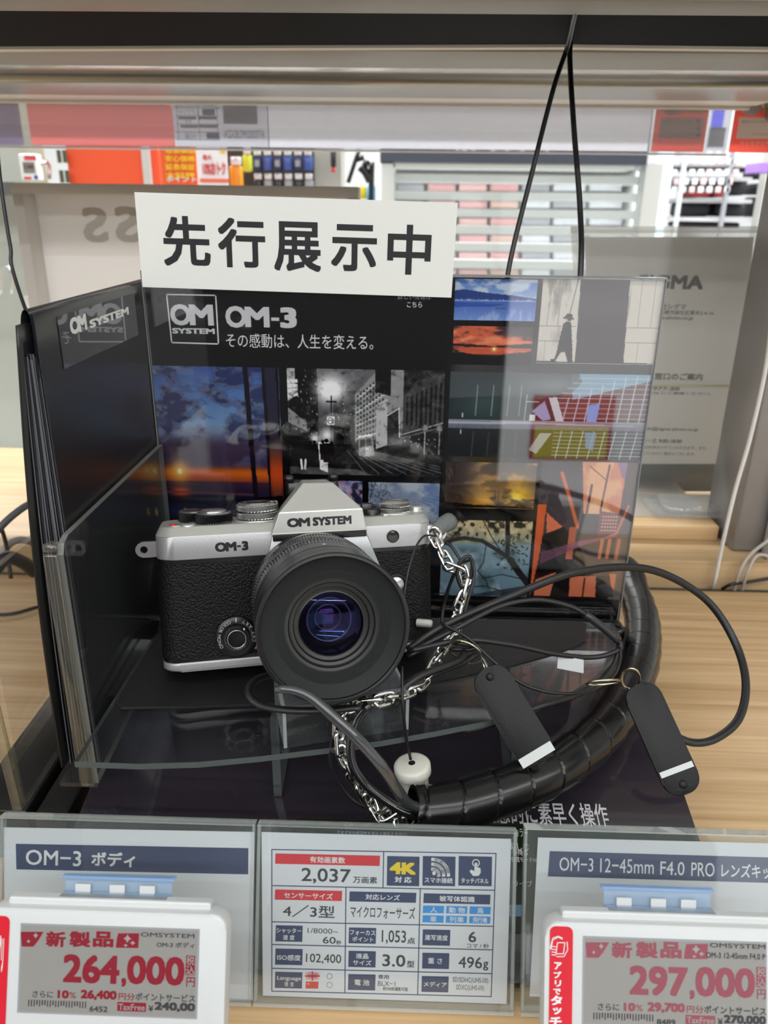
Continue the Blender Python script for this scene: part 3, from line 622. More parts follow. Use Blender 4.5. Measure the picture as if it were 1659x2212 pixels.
def p_sunset(c):
    c.grad(0, .35, (62, 92, 160), (120, 160, 205)); c.grad(.35, .62, (130, 160, 195), (90, 70, 90)); c.grad(.62, .72, (110, 60, 60), (220, 90, 20)); c.grad(.72, 1, (60, 32, 50), (12, 12, 26))
    n = c.fbm(5, 11, 3, 6); top = c.v < .62
    c.fill(ss(.36, .56, n)*(1-ss(.55, .64, c.v)), (44, 52, 96), .92); c.fill(ss(.52, .7, c.fbm(6, 14, 77, 5))*(1-ss(.4, .5, c.v)), (104, 128, 168), .55); c.fill(ss(.44, .5, n)*(1-ss(.5, .56, n))*(1-ss(.5, .62, c.v)), (196, 184, 160), .28)
    c.fill(ss(.38, .5, c.v)*(1-ss(.6, .66, c.v))*ss(.4, .5, c.fbm(3, 6, 9)), (62, 44, 70), .85)
    c.fill(np.exp(-((c.v-.66)/.03)**2), (236, 110, 24), .8); c.fill(ss(.7, .76, c.v), (40, 30, 56), .9); c.fill(np.exp(-((c.v-.73)/.03)**2), (70, 40, 60), .6)
    c.disc(.16, .655, .07, (255, 190, 60), 1, soft=1); c.disc(.16, .655, .018, (255, 250, 190), 1)
    c.fill(np.exp(-((c.u-.16)/.07)**2)*ss(.74, .78, c.v)*(1-ss(.8, .92, c.v)), (230, 84, 36), .9); c.fill(ss(.80, .83, c.v), (14, 14, 30), .9)
    c.fill(ss(.84, .86, c.v)*np.exp(-((c.v-.92)/.05)**2), (44, 50, 100), .5)
    c.poly([(.72, 0), (.76, 0), (.80, 1), (.76, 1)], (24, 18, 26)); c.poly([(.865, 0), (.89, 0), (.93, 1), (.89, 1)], (20, 16, 22)); c.poly([(.89, 0), (.98, 0), (1, 1), (.93, 1)], (40, 38, 58)); c.poly([(.975, 0), (1, 0), (1, 1), (.99, 1)], (20, 12, 16))
    c.fill(((c.u > .9)).astype(float)*np.exp(-((c.v-.66)/.14)**2), (230, 80, 24), .85); c.line([(.0, .79), (.75, .80)], .006, (90, 56, 70)); c.poly([(.76, .82), (1, .80), (1, 1), (.76, 1)], (10, 8, 12)); c.disc(.18, .93, .012, (240, 190, 60), 1, ry=.03)
def p_street(c):
    c.grad(0, .7, (92, 92, 94), (70, 70, 72)); c.grad(.7, 1, (34, 34, 35), (60, 60, 61)); n = c.fbm(30, 24, 5, 4)
    c.poly([(0, 0), (.19, 0), (.2, .8), (0, .9)], (30, 30, 31)); g = np.random.RandomState(4)
    c.poly([(.0, 0), (.05, 0), (.05, .25), (0, .3)], (150, 150, 150))
    for i in range(4): c.poly([(0, .1+i*.045), (.065, .1+i*.04), (.065, .13+i*.04), (0, .135+i*.045)], (190, 190, 190))
    c.poly([(0, .36), (.12, .5), (.12, .58), (0, .5)], (120, 120, 120))
    for i in range(60):
        x = g.rand()*.19; y = g.rand()*.75; c.poly([(x, y), (x+.006, y+.004), (x+.006, y+.02), (x, y+.016)], (50+g.rand()*90,)*3)
    c.poly([(.29, .18), (.36, .12), (.36, .7), (.29, .7)], (40, 40, 41)); c.poly([(.36, .2), (.45, .2), (.45, .7), (.36, .7)], (58, 58, 59)); c.poly([(.32, .12), (.345, .12), (.345, .2), (.32, .2)], (40, 40, 41))
    for i in range(26): x = .30+g.rand()*.14; y = .3+g.rand()*.32; c.poly([(x, y), (x+.004, y), (x+.004, y+.009), (x, y+.009)], (130+g.rand()*80,)*3)
    c.poly([(.43, .23), (.58, .0), (.74, .0), (.74, .6), (.43, .68)], (122, 122, 123))
    for i in range(9):
        for j in range(11):
            t_ = i/8; x = .445+t_*.16; y0_ = .24-t_*.2; y = y0_+j*(.042+t_*.014); c.poly([(x, y), (x+.010, y-.008), (x+.010, y+.018), (x, y+.022)], (40, 40, 41))
            if j % 3 == 0: c.line([(x-.008, y+.03), (x+.014, y+.022)], .003, (205, 205, 205))
    c.poly([(.56, .0), (.66, .0), (.66, .24), (.56, .2)], (30, 30, 31)); c.poly([(.57, .32), (.64, .26), (.64, .7), (.57, .74)], (150, 150, 150)); c.poly([(.64, .4), (.72, .36), (.72, .66), (.64, .7)], (40, 40, 41)); c.line([(.64, .42), (.715, .35), (.72, .62)], .004, (225, 225, 225))
    c.poly([(.74, 0), (1, 0), (1, .9), (.74, .72)], (44, 44, 45)); c.poly([(.74, .26), (.82, .1), (1, .02), (1, .5), (.74, .58)], (64, 64, 65))
    for i in range(8): x = .76+i*.03; c.poly([(x, .25-i*.02), (x+.014, .24-i*.02), (x+.014, .5), (x, .52)], (36, 36, 37))
    c.line([(.73, .6), (1, .48)], .005, (150, 150, 150)); c.line([(.73, .63), (1, .52)], .004, (110, 110, 110))
    for i in range(12): x = .74+g.rand()*.25; y = .62+g.rand()*.1; c.disc(x, y, .007, (170, 170, 170), .8)
    for x in (.885, .98): c.line([(x, .55), (x, .78)], .006, (140, 140, 140)); c.disc(x, .53, .035, (70, 70, 70)); c.disc(x, .53, .028, (120, 120, 120))
    for x in (.252, .305): c.disc(x, .19, .11, (225, 225, 225), .9, soft=1); c.disc(x, .18, .035, (255, 255, 255))
    c.line([(.28, .25), (.275, .7)], .007, (30, 30, 31)); c.line([(.25, .3), (.31, .3)], .008, (28, 28, 28)); c.poly([(.25, .44), (.30, .44), (.30, .52), (.25, .52)], (200, 200, 200)); c.disc(.275, .48, .033, (40, 40, 40)); c.disc(.275, .48, .024, (200, 200, 200)); c.line([(.262, .48), (.285, .468), (.285, .5)], .005, (40, 40, 40))
    c.disc(.25, .62, .06, (235, 235, 235), .8, soft=1); c.disc(.17, .65, .05, (240, 240, 240), .8, soft=1)
    c.poly([(.455, .62), (.545, .60), (.56, .8), (.455, .84)], (120, 120, 121)); c.poly([(.465, .655), (.5, .65), (.5, .72), (.465, .73)], (35, 35, 35)); c.poly([(.505, .65), (.535, .645), (.54, .71), (.505, .72)], (35, 35, 35)); c.disc(.508, .76, .022, (255, 255, 255)); c.disc(.508, .76, .06, (240, 240, 240), .5, soft=1); c.poly([(.45, .615), (.54, .595), (.54, .62), (.45, .64)], (190, 190, 190))
    c.poly([(.0, .86), (.3, .78), (1, .9), (1, 1), (0, 1)], (38, 38, 39))
    for i in range(9): c.line([(.38+.02*i, .76), (.5+.09*i, .98)], .003, (150, 150, 150), .6)
    for i in range(7): c.line([(0, .93+i*.012), (.45+i*.02, .95+i*.01)], .004, (120, 120, 120), .6)
    c.poly([(.19, .68), (.26, .68), (.25, .98), (.20, .95)], (215, 215, 215), .85)
    for (x, s_) in ((.09, 1.), (.165, .55), (.22, .6), (.245, .7), (.28, .5), (.14, .5)):
        yb = .74+.2*s_; c.disc(x, yb-.3*s_, .03*s_, (12, 12, 12)); c.poly([(x-.035*s_, yb-.27*s_), (x+.035*s_, yb-.27*s_), (x+.03*s_, yb-.1*s_), (x+.03*s_, yb), (x-.03*s_, yb)], (12, 12, 12))
    c.line([(.075, .86), (.08, .95)], .01, (210, 210, 210)); c.line([(.105, .86), (.1, .95)], .01, (190, 190, 190))
    c.fill(ss(.55, .8, n), (150, 150, 150), .22); c.fill(1-ss(.2, .45, n), (0, 0, 0), .35); c.a[:] = np.clip((c.a-22)*1.45, 8, 255)
def p_cherry(c):
    c.a[:] = (70, 72, 110); n = c.fbm(7, 6, 2, 5); c.fill(ss(.4, .6, n), (150, 152, 190), 1); c.fill(ss(.5, .62, c.fbm(9, 8, 8, 5)), (34, 38, 60), .9); m = c.fbm(16, 14, 4, 4)
    c.fill(ss(.5, .6, m)*np.clip(1.3-1.6*np.abs(c.v-.1-.5*c.u), 0, 1), (216, 170, 196), .95); c.disc(.12, .18, .13, (16, 18, 20)); c.disc(.6, .1, .1, (40, 60, 40), .8); c.line([(.05, .25), (.18, .5), (.1, .9)], .03, (20, 20, 24))
def p_puddle(c):
    c.a[:] = (120, 134, 158); c.fill(ss(.4, .65, c.fbm(4, 3, 5, 5)), (185, 192, 202), .8); c.fill(ss(.5, .8, c.u)*ss(.45, .6, c.fbm(5, 5, 6)), (74, 100, 150), .7)
    r = np.hypot((c.u-.62)*1.3, (c.v-.42)*3.2); c.fill(.5+.5*np.sin(r*46), (200, 205, 212), .28*np.exp(-(r/.9)**2)*1.); c.poly([(.38, .62), (.5, .46), (.72, .44), (.88, .62), (.95, .9), (.5, .9)], (84, 62, 26)); c.fill(ss(.55, .62, c.fbm(40, 40, 7, 2))*(1-ss(.1, .45, c.u)), (60, 66, 76), .8)
def p_lake(c):
    c.grad(0, .45, (70, 110, 190), (150, 180, 220)); c.fill(ss(.38, .6, c.fbm(5, 5, 12, 6))*(1-ss(.4, .5, c.v)), (200, 212, 228), .9); c.grad(.47, 1, (58, 92, 176), (120, 150, 215))
    c.poly([(0, .28), (.12, .25), (.4, .33), (.7, .38), (1, .46), (1, .5), (0, .5)], (44, 66, 130)); c.fill(np.exp(-((c.v-.52)/.015)**2), (150, 180, 225), .8); c.fill(ss(.45, .65, c.fbm(14, 2, 3, 3))*ss(.65, .85, c.v), (170, 190, 232), .7); c.poly([(0, .56), (.6, .6), (.5, .66), (0, .68)], (40, 70, 150), .6); c.line([(.51, .70), (.63, .70)], .012, (70, 84, 100)); c.fill(ss(.5, .7, c.fbm(30, 8, 9, 3))*np.exp(-((c.v-.5)/.02)**2), (220, 225, 235), .7)
def p_red(c):
    c.a[:] = (60, 38, 44); n = c.fbm(4, 5, 21, 6); c.fill(ss(.38, .58, n+.25*(.5-c.v))*(1-ss(.5, .6, c.v)), (218, 104, 70), .95); c.fill(ss(.56, .7, n)*(1-ss(.4, .5, c.v)), (240, 150, 110), .8); c.fill(ss(.55, .7, c.u)*(1-ss(.2, .32, c.v)), (56, 46, 56), .9)
    c.fill(np.exp(-((c.v-.40)/.05)**2)*ss(.3, .6, c.u), (240, 130, 90), .9); c.poly([(0, .44), (.5, .5), (1, .42), (1, .56), (0, .52)], (40, 28, 34)); c.poly([(0, .57), (.3, .53), (1, .55), (1, .62), (.6, .72), (.2, .72)], (205, 90, 60), .95); c.poly([(0, .6), (.18, .7), (.5, .76), (1, .7), (1, 1), (0, 1)], (20, 18, 20)); c.disc(.525, .58, .07, (255, 200, 90), 1, soft=1); c.disc(.525, .58, .03, (255, 250, 200)); c.fill(ss(.5, .7, c.fbm(10, 20, 2, 3))*ss(.55, .6, c.v)*(1-ss(.66, .7, c.v)), (250, 150, 100), .5)
def p_walk(c):
    c.a[:] = (206, 200, 190); c.fill(ss(.42, .7, c.fbm(14, 3, 31, 5))*(1-ss(.25, .32, c.u))*(1-ss(.5, .9, c.v)*.8), (110, 106, 100), .75); c.fill(c.fbm(60, 60, 3, 2), (225, 218, 206), .3)
    c.poly([(.31, 0), (.715, 0), (.745, 1), (.33, 1)], (50, 36, 40)); c.fill(((c.u > .31) & (c.u < .74)).astype(float)*np.exp(-((c.v-.3)/.16)**2)*.8, (92, 78, 80), .5)
    for y in (.55, .73): c.line([(0, y), (.3, y)], .003, (90, 84, 80)); c.line([(.73, y+.005), (1, y+.005)], .003, (110, 104, 98))
    for x in (.08, .17): c.line([(x, 0), (x-.02, .55)], .003, (120, 114, 108))
    c.line([(.29, 0), (.245, .42)], .004, (70, 66, 62))
    for x in (.82, .93): c.line([(x, 0), (x+.005, .55)], .003, (150, 143, 135))
    c.line([(.85, .73), (.85, .97)], .003, (150, 143, 135)); c.line([(.06, .73), (.06, .97)], .003, (150, 143, 135))
    k = (28, 24, 28)
    c.poly([(.20, .52), (.225, .49), (.265, .5), (.275, .6), (.295, .80), (.31, .99), (.27, .99), (.235, .86), (.20, .87), (.165, .965), (.125, .985), (.115, .95), (.15, .945), (.165, .87), (.18, .70)], k); c.disc(.228, .46, .03, (190, 170, 150)); c.poly([(.205, .445), (.275, .45), (.27, .405), (.222, .40)], (34, 36, 46)); c.line([(.198, .45), (.28, .462)], .008, (34, 36, 46)); c.disc(.25, .465, .025, (60, 46, 40))
    c.poly([(0, .975), (1, .985), (1, 1), (0, 1)], (36, 30, 30))
def p_arch(c):
    c.grad(0, .55, (44, 48, 50), (34, 40, 42)); c.grad(.55, .66, (150, 150, 160), (70, 72, 86)); c.grad(.66, 1, (30, 34, 38), (18, 20, 24)); c.fill(np.exp(-((c.u-.18)/.15)**2-((c.v-.35)/.2)**2), (90, 130, 125), .7)
    c.poly([(.55, .30), (.66, .06), (1, 0), (1, .53), (.55, .53)], (96, 64, 62)); c.poly([(.6, .0), (1, 0), (1, .07), (.62, .3)], (130, 165, 190)); c.poly([(0, 0), (.64, 0), (.66, .1), (.62, .2), (.50, .27), (.46, .3), (.0, .3)], (78, 84, 88), .85); c.fill(np.exp(-((c.u-.52)/.18)**2-((c.v-.14)/.1)**2), (150, 160, 165), .5); c.poly([(.0, .3), (.3, .26), (.46, .3), (.44, .55), (0, .55)], (36, 46, 48), .55)  # brown building area has a dark red reflection painted into the print
    for (m_, y0_, y1_) in ((1, .0, .55), (-1, .67, 1.)):
        for i in range(10):
            x = .58+i*.055
            if m_ == 1: c.line([(x+.02, max(.02, .28-.05*i)), (x-.0, .55)], .006, (196, 204, 214))
            else: c.line([(x, .67), (x-.02, 1)], .006, (170, 178, 190))
        for j in range(9):
            y = .05+j*.058 if m_ == 1 else .69+j*.045
            if y < 1: c.line([(.54+(.10 if j < 4 and m_ == 1 else 0)*(1-j/4), y), (1, y)], .004, (200, 208, 216), .85)
    c.poly([(.70, .36), (.76, .34), (.75, .55), (.70, .55)], (120, 165, 230)); c.poly([(.70, .68), (.76, .68), (.75, .9), (.71, .86)], (110, 150, 215), .8)
    c.poly([(.50, .28), (.54, .27), (.585, .55), (.545, .55)], (200, 210, 218)); c.poly([(.42, .44), (.48, .32), (.52, .53), (.48, .55)], (150, 160, 200)); c.poly([(.47, .7), (.53, .7), (.46, .95), (.42, .9)], (190, 195, 205), .8)
    for x in (.14, .22, .30, .36): c.line([(x, .15), (x-.005, .5)], .006, (150, 170, 170), .8); c.line([(x-.01, .7), (x-.015, 1)], .005, (90, 100, 100), .7)
    c.line([(.39, .25), (.385, .55)], .005, (180, 190, 190)); c.line([(.39, .33), (.45, .33)], .006, (180, 190, 190)); c.poly([(.41, .48), (.44, .48), (.44, .55), (.41, .55)], (215, 225, 225)); c.line([(.07, .48), (.07, .52)], .006, (240, 240, 240)); c.line([(.065, .68), (.065, .72)], .006, (220, 220, 220))
    c.poly([(0, .575), (.45, .57), (1, .60), (1, .605), (.45, .595), (0, .60)], (176, 176, 184)); c.fill(c.fbm(80, 30, 3, 2)*((c.v > .6) & (c.v < .66)), (120, 122, 140), .8)
def p_fire(c):
    c.grad(0, 1, (92, 84, 80), (140, 100, 50)); c.fill(ss(.42, .6, c.fbm(4, 4, 41, 6))*ss(.15, .5, c.u), (196, 150, 96), .8); c.disc(.82, .72, .28, (236, 180, 40), 1, soft=1); c.disc(.8, .76, .12, (252, 226, 90), 1, soft=1); c.disc(.45, .85, .25, (222, 160, 50), .9, soft=1); c.fill(1-ss(.1, .4, c.u), (44, 34, 36), .8); c.fill(ss(.55, .7, c.fbm(6, 6, 6, 4))*ss(.5, .7, c.v), (60, 44, 30), .8)
    c.poly([(.0, .86), (.35, .93), (.6, .93), (1, .97), (1, 1), (0, 1)], (24, 20, 20))
    for i in range(24): x = .38+i*.026; c.line([(x, .90), (x, .97)], .006, (24, 20, 18))
    for x in (.56, .6): c.line([(x, .6), (x, .9)], .008, (70, 52, 30))
def p_tree(c):
    c.grad(0, .3, (200, 180, 130), (150, 160, 140)); c.fill(ss(.45, .62, c.fbm(14, 12, 51, 4))*(1-ss(.22, .34, c.v)), (216, 196, 160), .9); c.grad(.3, 1, (140, 170, 185), (110, 140, 158)); c.fill(ss(.45, .65, c.fbm(3, 3, 13, 4))*ss(.3, .4, c.v), (70, 100, 104), .8); c.fill(ss(.55, .7, c.fbm(4, 3, 17, 4))*ss(.3, .4, c.v), (185, 205, 222), .8); c.fill(1-ss(.36, .52, c.fbm(20, 16, 19, 4))+0*c.u, (34, 34, 26), .9*(1-ss(.16, .34, c.v)))
    k = (34, 30, 30); c.line([(.0, .32), (.12, .26), (.25, .23), (.45, .26), (.6, .36), (.74, .46), (.84, .58), (.93, .74), (1, .84)], .025, k); c.line([(.72, 0), (.74, .3), (.745, .46)], .028, k); c.line([(.78, .5), (.9, .68), (1, .8)], .04, k)
    for pts in ([(.45, .0), (.55, .2), (.7, .44)], [(.5, .3), (.48, .55), (.42, .66), (.52, .78), (.55, .86)], [(.48, .76), (.7, .7), (.95, .76)], [(.1, .3), (.16, .45), (.2, .5)], [(.38, .96), (.36, .88), (.5, .86), (.7, .92)], [(.0, .97), (.12, .99)]): c.line(pts, .006, k)
    g = np.random.RandomState(9)
    for i in range(46): x = .62+g.rand()*.36; y = .2+g.rand()*.45; a = g.rand()*6.3; c.line([(x, y), (x+.03*math.cos(a), y+.03*math.sin(a))], .008, (40, 42, 30))
    c.poly([(.55, .94), (1, .84), (1, 1), (.3, 1)], (34, 40, 50), .7)
def p_bridge(c):
    c.a[:] = (66, 58, 62); c.poly([(.42, .0), (.90, .0), (.88, .36), (.48, .36)], (214, 138, 110)); c.fill(ss(.42, .62, c.fbm(5, 5, 61, 5))*((c.u > .43) & (c.u < .9) & (c.v < .36)), (232, 176, 130), .9); c.poly([(.78, 0), (.9, 0), (.89, .12), (.84, .1)], (130, 110, 160), .8)
    c.poly([(.0, 0), (.42, 0), (.49, .38), (.62, .42), (.6, .62), (0, .7)], (70, 62, 66)); c.line([(.22, .08), (.34, .28), (.44, .46)], .012, (206, 108, 70)); c.poly([(.66, .34), (.88, .36), (.86, .50), (.66, .52)], (120, 66, 66)); c.poly([(.88, 0), (1, 0), (1, 1), (.86, 1), (.86, .4)], (96, 84, 84)); c.line([(.95, .3), (.86, .5), (.74, .54)], .008, (206, 116, 84))
    for i in range(6):
        for j in range(5): c.disc(.70+i*.028, .38+j*.025, .006, (220, 170, 150))
    c.line([(.70, .02), (.66, .35)], .006, (90, 50, 50)); c.line([(.54, .16), (.52, .36)], .008, (90, 50, 50)); c.line([(.5, .03), (.7, .13)], .003, (110, 60, 60))
    c.poly([(.0, .30), (.09, .30), (.06, .98), (.0, .98)], (216, 100, 54)); c.poly([(.10, .36), (.28, .46), (.12, .52)], (222, 120, 84)); c.poly([(.08, .52), (.3, .46), (.5, .62), (.62, .78), (.84, .9), (.86, 1), (.0, 1), (.06, .7)], (26, 20, 22)); c.poly([(.36, .46), (.43, .46), (.42, .70), (.35, .70)], (196, 104, 78))
    for i in range(5): c.line([(.08, .66+i*.018), (.5, .56+i*.008), (.85, .52)], .005, (150, 86, 120), .8)
    for x in (.72, .8, .9): c.line([(x, .55), (x-.01, .68)], .012, (206, 122, 88))
    c.poly([(.05, .86), (.26, .80), (.22, .985), (.05, .985)], (222, 126, 88)); c.poly([(.42, .83), (.70, .82), (.72, .985), (.43, .985)], (218, 120, 86)); c.line([(.58, .84), (.58, .98)], .006, (60, 34, 34)); c.poly([(.84, .80), (.92, .80), (.92, .93), (.88, .9)], (222, 126, 88)); c.poly([(.72, .82), (.84, .82), (.92, .98), (.72, .985)], (24, 18, 20))
photo(((332, 788), (611, 796), (348, 1128), (606, 1134)), 170, 180, p_sunset)
photo(((618, 796), (962, 800), (628, 1023), (952, 1030)), 250, 166, p_street)
photo(((624, 1034), (783, 1042), (632, 1150), (782, 1155)), 100, 76, p_cherry)
photo(((796, 1040), (951, 1046), (796, 1170), (944, 1175)), 100, 86, p_puddle)
photo(((983, 602), (1162, 604), (981, 691), (1155, 694)), 130, 66, p_lake)
photo(((980, 704), (1152, 706), (977, 787), (1146, 791)), 120, 60, p_red)
photo(((1174, 602), (1436, 606), (1158, 784), (1411, 788)), 180, 130, p_walk)
photo(((975, 804), (1408, 809), (964, 985), (1384, 994)), 280, 125, p_arch)
photo(((966, 998), (1161, 1000), (958, 1096), (1152, 1100)), 120, 64, p_fire)
photo(((956, 1121), (1150, 1128), (950, 1285), (1138, 1290)), 140, 125, p_tree)
photo(((1166, 996), (1386, 1000), (1148, 1292), (1336, 1294)), 140, 215, p_bridge)

# ------------------------------------------------------------------ white notice board fixed over the poster's top
t = thing('notice_board', 'white rectangular board with large black Japanese lettering above the black poster', 'sign', tuple(ony(640, 640, .426)))
P = Plane(ony(640, 530, .4255), ony(989, 438, .4255)-ony(290, 415, .4255), (0, 0, 1)); P.V = nrm(np.cross(np.cross(P.U, (0, 0, 1)), P.U)); P.N = nrm(np.cross(P.U, P.V))
cs = [P.uv(290, 415), P.uv(989, 438), P.uv(975, 643), P.uv(308, 620)]
b = MB(); q = [P.pt(*c) for c in cs]; r = [P.pt(*c, -.0012) for c in cs]
b.add(q+r, [(3, 2, 1, 0), (4, 5, 6, 7), (0, 1, 5, 4), (1, 2, 6, 5), (2, 3, 7, 6), (3, 0, 4, 7)], mat('sign_card', (212, 212, 206), .55)); b.build('board_sheet', t)
b = MB(); I2 = mat('sign_ink', (16, 17, 20), .5)
for ch, (x0, y0, x1, y1) in zip('先行展示中', ((165, 155, 400, 405), (440, 165, 675, 412), (718, 183, 953, 430), (1003, 197, 1230, 430), (1283, 198, 1500, 447))):
    P.text(b, I2, ch, 280+x0/2.304, 400+y0/2.304, 280+x1/2.304, 400+y1/2.304, .024)
b.build('lettering', t)

# ------------------------------------------------------------------ clear riser with leaflet pocket
t = thing('acrylic_riser', 'clear curved acrylic riser platform with upright leaflet pocket at its left', 'riser', (-.03, .33, .04))
outline = [(160, 1645), (300, 1650), (430, 1646), (560, 1634), (700, 1617), (820, 1601), (940, 1580), (1060, 1556), (1150, 1530), (1230, 1498), (1290, 1458), (1330, 1415), (1346, 1380), (1340, 1356), (1318, 1346), (1150, 1341), (960, 1335), (650, 1333), (345, 1340), (340, 1362)]
pol = [onz(x, y, .0785)[:2] for x, y in outline]; pol = [(min(p[0], .1245), min(p[1], .4055)) for p in pol]
b = MB(); b.prism(pol[::-1], .0755, .0785, clear('riser_clear', (.93, .94, .94), haze=.02, hazecol=(120, 120, 125)), side=mat('riser_cut_edge', (86, 92, 90), .25)); b.build('platform', t)
rc = MATS['riser_clear']
for xx in (-.060, .055):
    b = MB(); b.prism([(.300, .0297), (.372, .0457), (.372, .0753), (.300, .0753)], xx, xx+.004, rc, Matrix(((0, 0, 1, 0), (1, 0, 0, 0), (0, 1, 0, 0), (0, 0, 0, 1))), side=mat('leg_edge', (86, 90, 92), .25)); b.build('leg', t)
pe = mat('pocket_cut_edge', (104, 106, 102), .25)
b = MB(); b.prism([(.286, .047), (.4262, .058), (.4262, .1712), (.293, .1712), (.288, .1695), (.286, .165)], -.1422, -.1397, clear('pocket_clear', (.9, .91, .91), haze=.02), Matrix(((0, 0, 1, 0), (1, 0, 0, 0), (0, 1, 0, 0), (0, 0, 0, 1))), side=pe); b.build('pocket_side', t)
b = MB(); b.bx(V3(-.1478, .2835, .046), V3(-.1412, .2862, .166), clear('pocket_bend', (.86, .86, .83), haze=.06, hazecol=(170, 166, 152), ior=1.6), .0012); b.bx(V3(-.1478, .2838, .166), V3(-.1412, .290, .1705), MATS['pocket_bend'], .002); b.build('pocket_front_bend', t)
b = MB(); b.bx(V3(-.1585, .286, .0445), V3(-.1405, .42, .0468), rc); b.build('pocket_floor', t)

# ------------------------------------------------------------------ leaflets in the pocket
PG = mat('page_edge_grey', (84, 85, 90), .5); PGD = mat('page_edge_dark', (34, 34, 37), .5); CV = mat('leaflet_black_satin', (30, 29, 28), .3)
def leaflet(xb, xt, bulge, m, edge, th=.0007, y0=.2995, yl=.148, h=.2125, z0=.0475, n=14, name='leaflet', **k):
    vs = []; b = MB()
    for i in range(n+1):
        s_ = i/n; x = xb+(xt-xb)*s_-bulge*math.sin(math.pi*s_); z = z0+h*s_
        vs += [(x-th, y0, z), (x, y0, z), (x, y0+yl, z), (x-th, y0+yl, z)]
    f = lambda a, c: [(4*i+a, 4*i+c, 4*i+4+c, 4*i+4+a) for i in range(n)]
    b.add(vs, f(1, 2)+f(3, 0)+[(4*n, 4*n+1, 4*n+2, 4*n+3)], m, True); b.add(vs, f(0, 1)+f(2, 3), edge, True)
    return b.build(name, None, (xb, y0+yl/2, z0), **k)
ed = [PG, PGD, PG, PG, PGD, PG, PGD, PG, PGD, PG, PGD, PG]
for i in range(12):
    xb = -.1448-i*.00118; xt = -.1446-i*.00042
    leaflet(xb, xt, .0012*i/11, CV, ed[i], .00055 if i % 3 else .0009, y0=.3-.0006*(i % 4), h=.196+.001*(i % 3), label='thin black leaflet with grey page edge packed in the clear pocket left of the camera', cat='leaflet', group='leaflets packed in the pocket')
t = leaflet(-.1437, -.1433, 0, CV, PGD, .0006, h=.2135, name='front_leaflet', label='front black leaflet with white lettering sticker facing the camera in the left pocket', cat='leaflet')
P = Plane((-.1431, 0, 0), (0, 1, 0), (0, 0, 1), 8e-5)
P.N = V3(1, 0, 0); b = MB(); st = mat('sticker_gloss_black', (13, 13, 14), .04, coat=1.)
q4 = [onx(x, y, -.1430) for x, y in ((109, 645), (286, 628), (302, 726), (146, 789))]
yA, yB = (q4[0][1]+q4[3][1])/2, (q4[1][1]+q4[2][1])/2; zA, zB = (q4[2][2]+q4[3][2])/2, min((q4[0][2]+q4[1][2])/2, .2575)
b.bx(V3(-.1432, yA, zA), V3(-.1430, yB, zB), st); b.build('logo_sticker', t)
b = MB(); wi = mat('sticker_white', (222, 222, 218), .4); Lw = yB-yA
def stext(tx, y0, y1, zlo, zhi, bold):
    vs, fs = glyphs(tx, bold); zc = vs[:, 2]; vs = vs[:, :2]; lo, hi = vs.min(0), vs.max(0); q = (vs-lo)/(hi-lo)
    b.add([(-.14294+2e-6*z, y0+a*(y1-y0), zlo+c*(zhi-zlo)) for (a, c), z in zip(q, zc)], fs, wi)
o1 = onx(150, 700, -.143); o2 = onx(186, 690, -.143); o3 = onx(192, 690, -.143); o4 = onx(278, 675, -.143); zt = onx(150, 688, -.143)[2]; zb_ = onx(150, 726, -.143)[2]; zs = onx(192, 711, -.143)[2]; zs1 = onx(278, 662, -.143)[2]
stext('O', o1[1], (o1[1]+o2[1])/2+.0012, zb_, zt, .05); stext('M', (o1[1]+o2[1])/2-.0002, o2[1], zb_, zt, .055); stext('SYSTEM', o3[1], o4[1], zs, zs1-.0035 if zs1-zs > .02 else zs1, .05)
b.build('lettering', t)
# outer black cover folded round the pages
b = MB(); n = 20; ins = []; outr = []
for i in range(n+1):
    s_ = i/n; x = -.1605+.0125*s_-.0030*math.sin(math.pi*s_); ins.append((x, .0475+.2095*s_))
vs = []
for x, z in ins: vs += [(x-.0012, .2955, z), (x, .2955, z), (x, .448, z), (x-.0012, .448, z)]
f = lambda a, c: [(4*i+a, 4*i+c, 4*i+4+c, 4*i+4+a) for i in range(n)]
b.add(vs, f(1, 2)+f(3, 0)+f(0, 1)+f(2, 3)+[(4*n, 4*n+1, 4*n+2, 4*n+3)], BLKM, True)
b.build('outer_folder', None, (-.16, .37, .0475), label='curved black outer folder sheet behind the leaflets at the far left', cat='folder')
b = MB(); pts = [V3(-.1449, 0, .236), V3(-.1442, 0, .256), V3(-.1452, 0, .2618), V3(-.1472, 0, .262), V3(-.1487, 0, .255), V3(-.1483, 0, .236)]; pts = spline(pts, .001); vs = []
for p in pts: vs += [(p[0], .2985, p[2]), (p[0], .447, p[2])]
b.add(vs, [(2*i, 2*i+1, 2*i+3, 2*i+2) for i in range(len(pts)-1)], mat('clear_film_dark', (44, 46, 50), .12), True)
bm = None; b.build('folded_top_sleeve', None, (-.146, .37, .236), label='dark folded film sleeve looping over the tops of the leaflets', cat='sleeve')

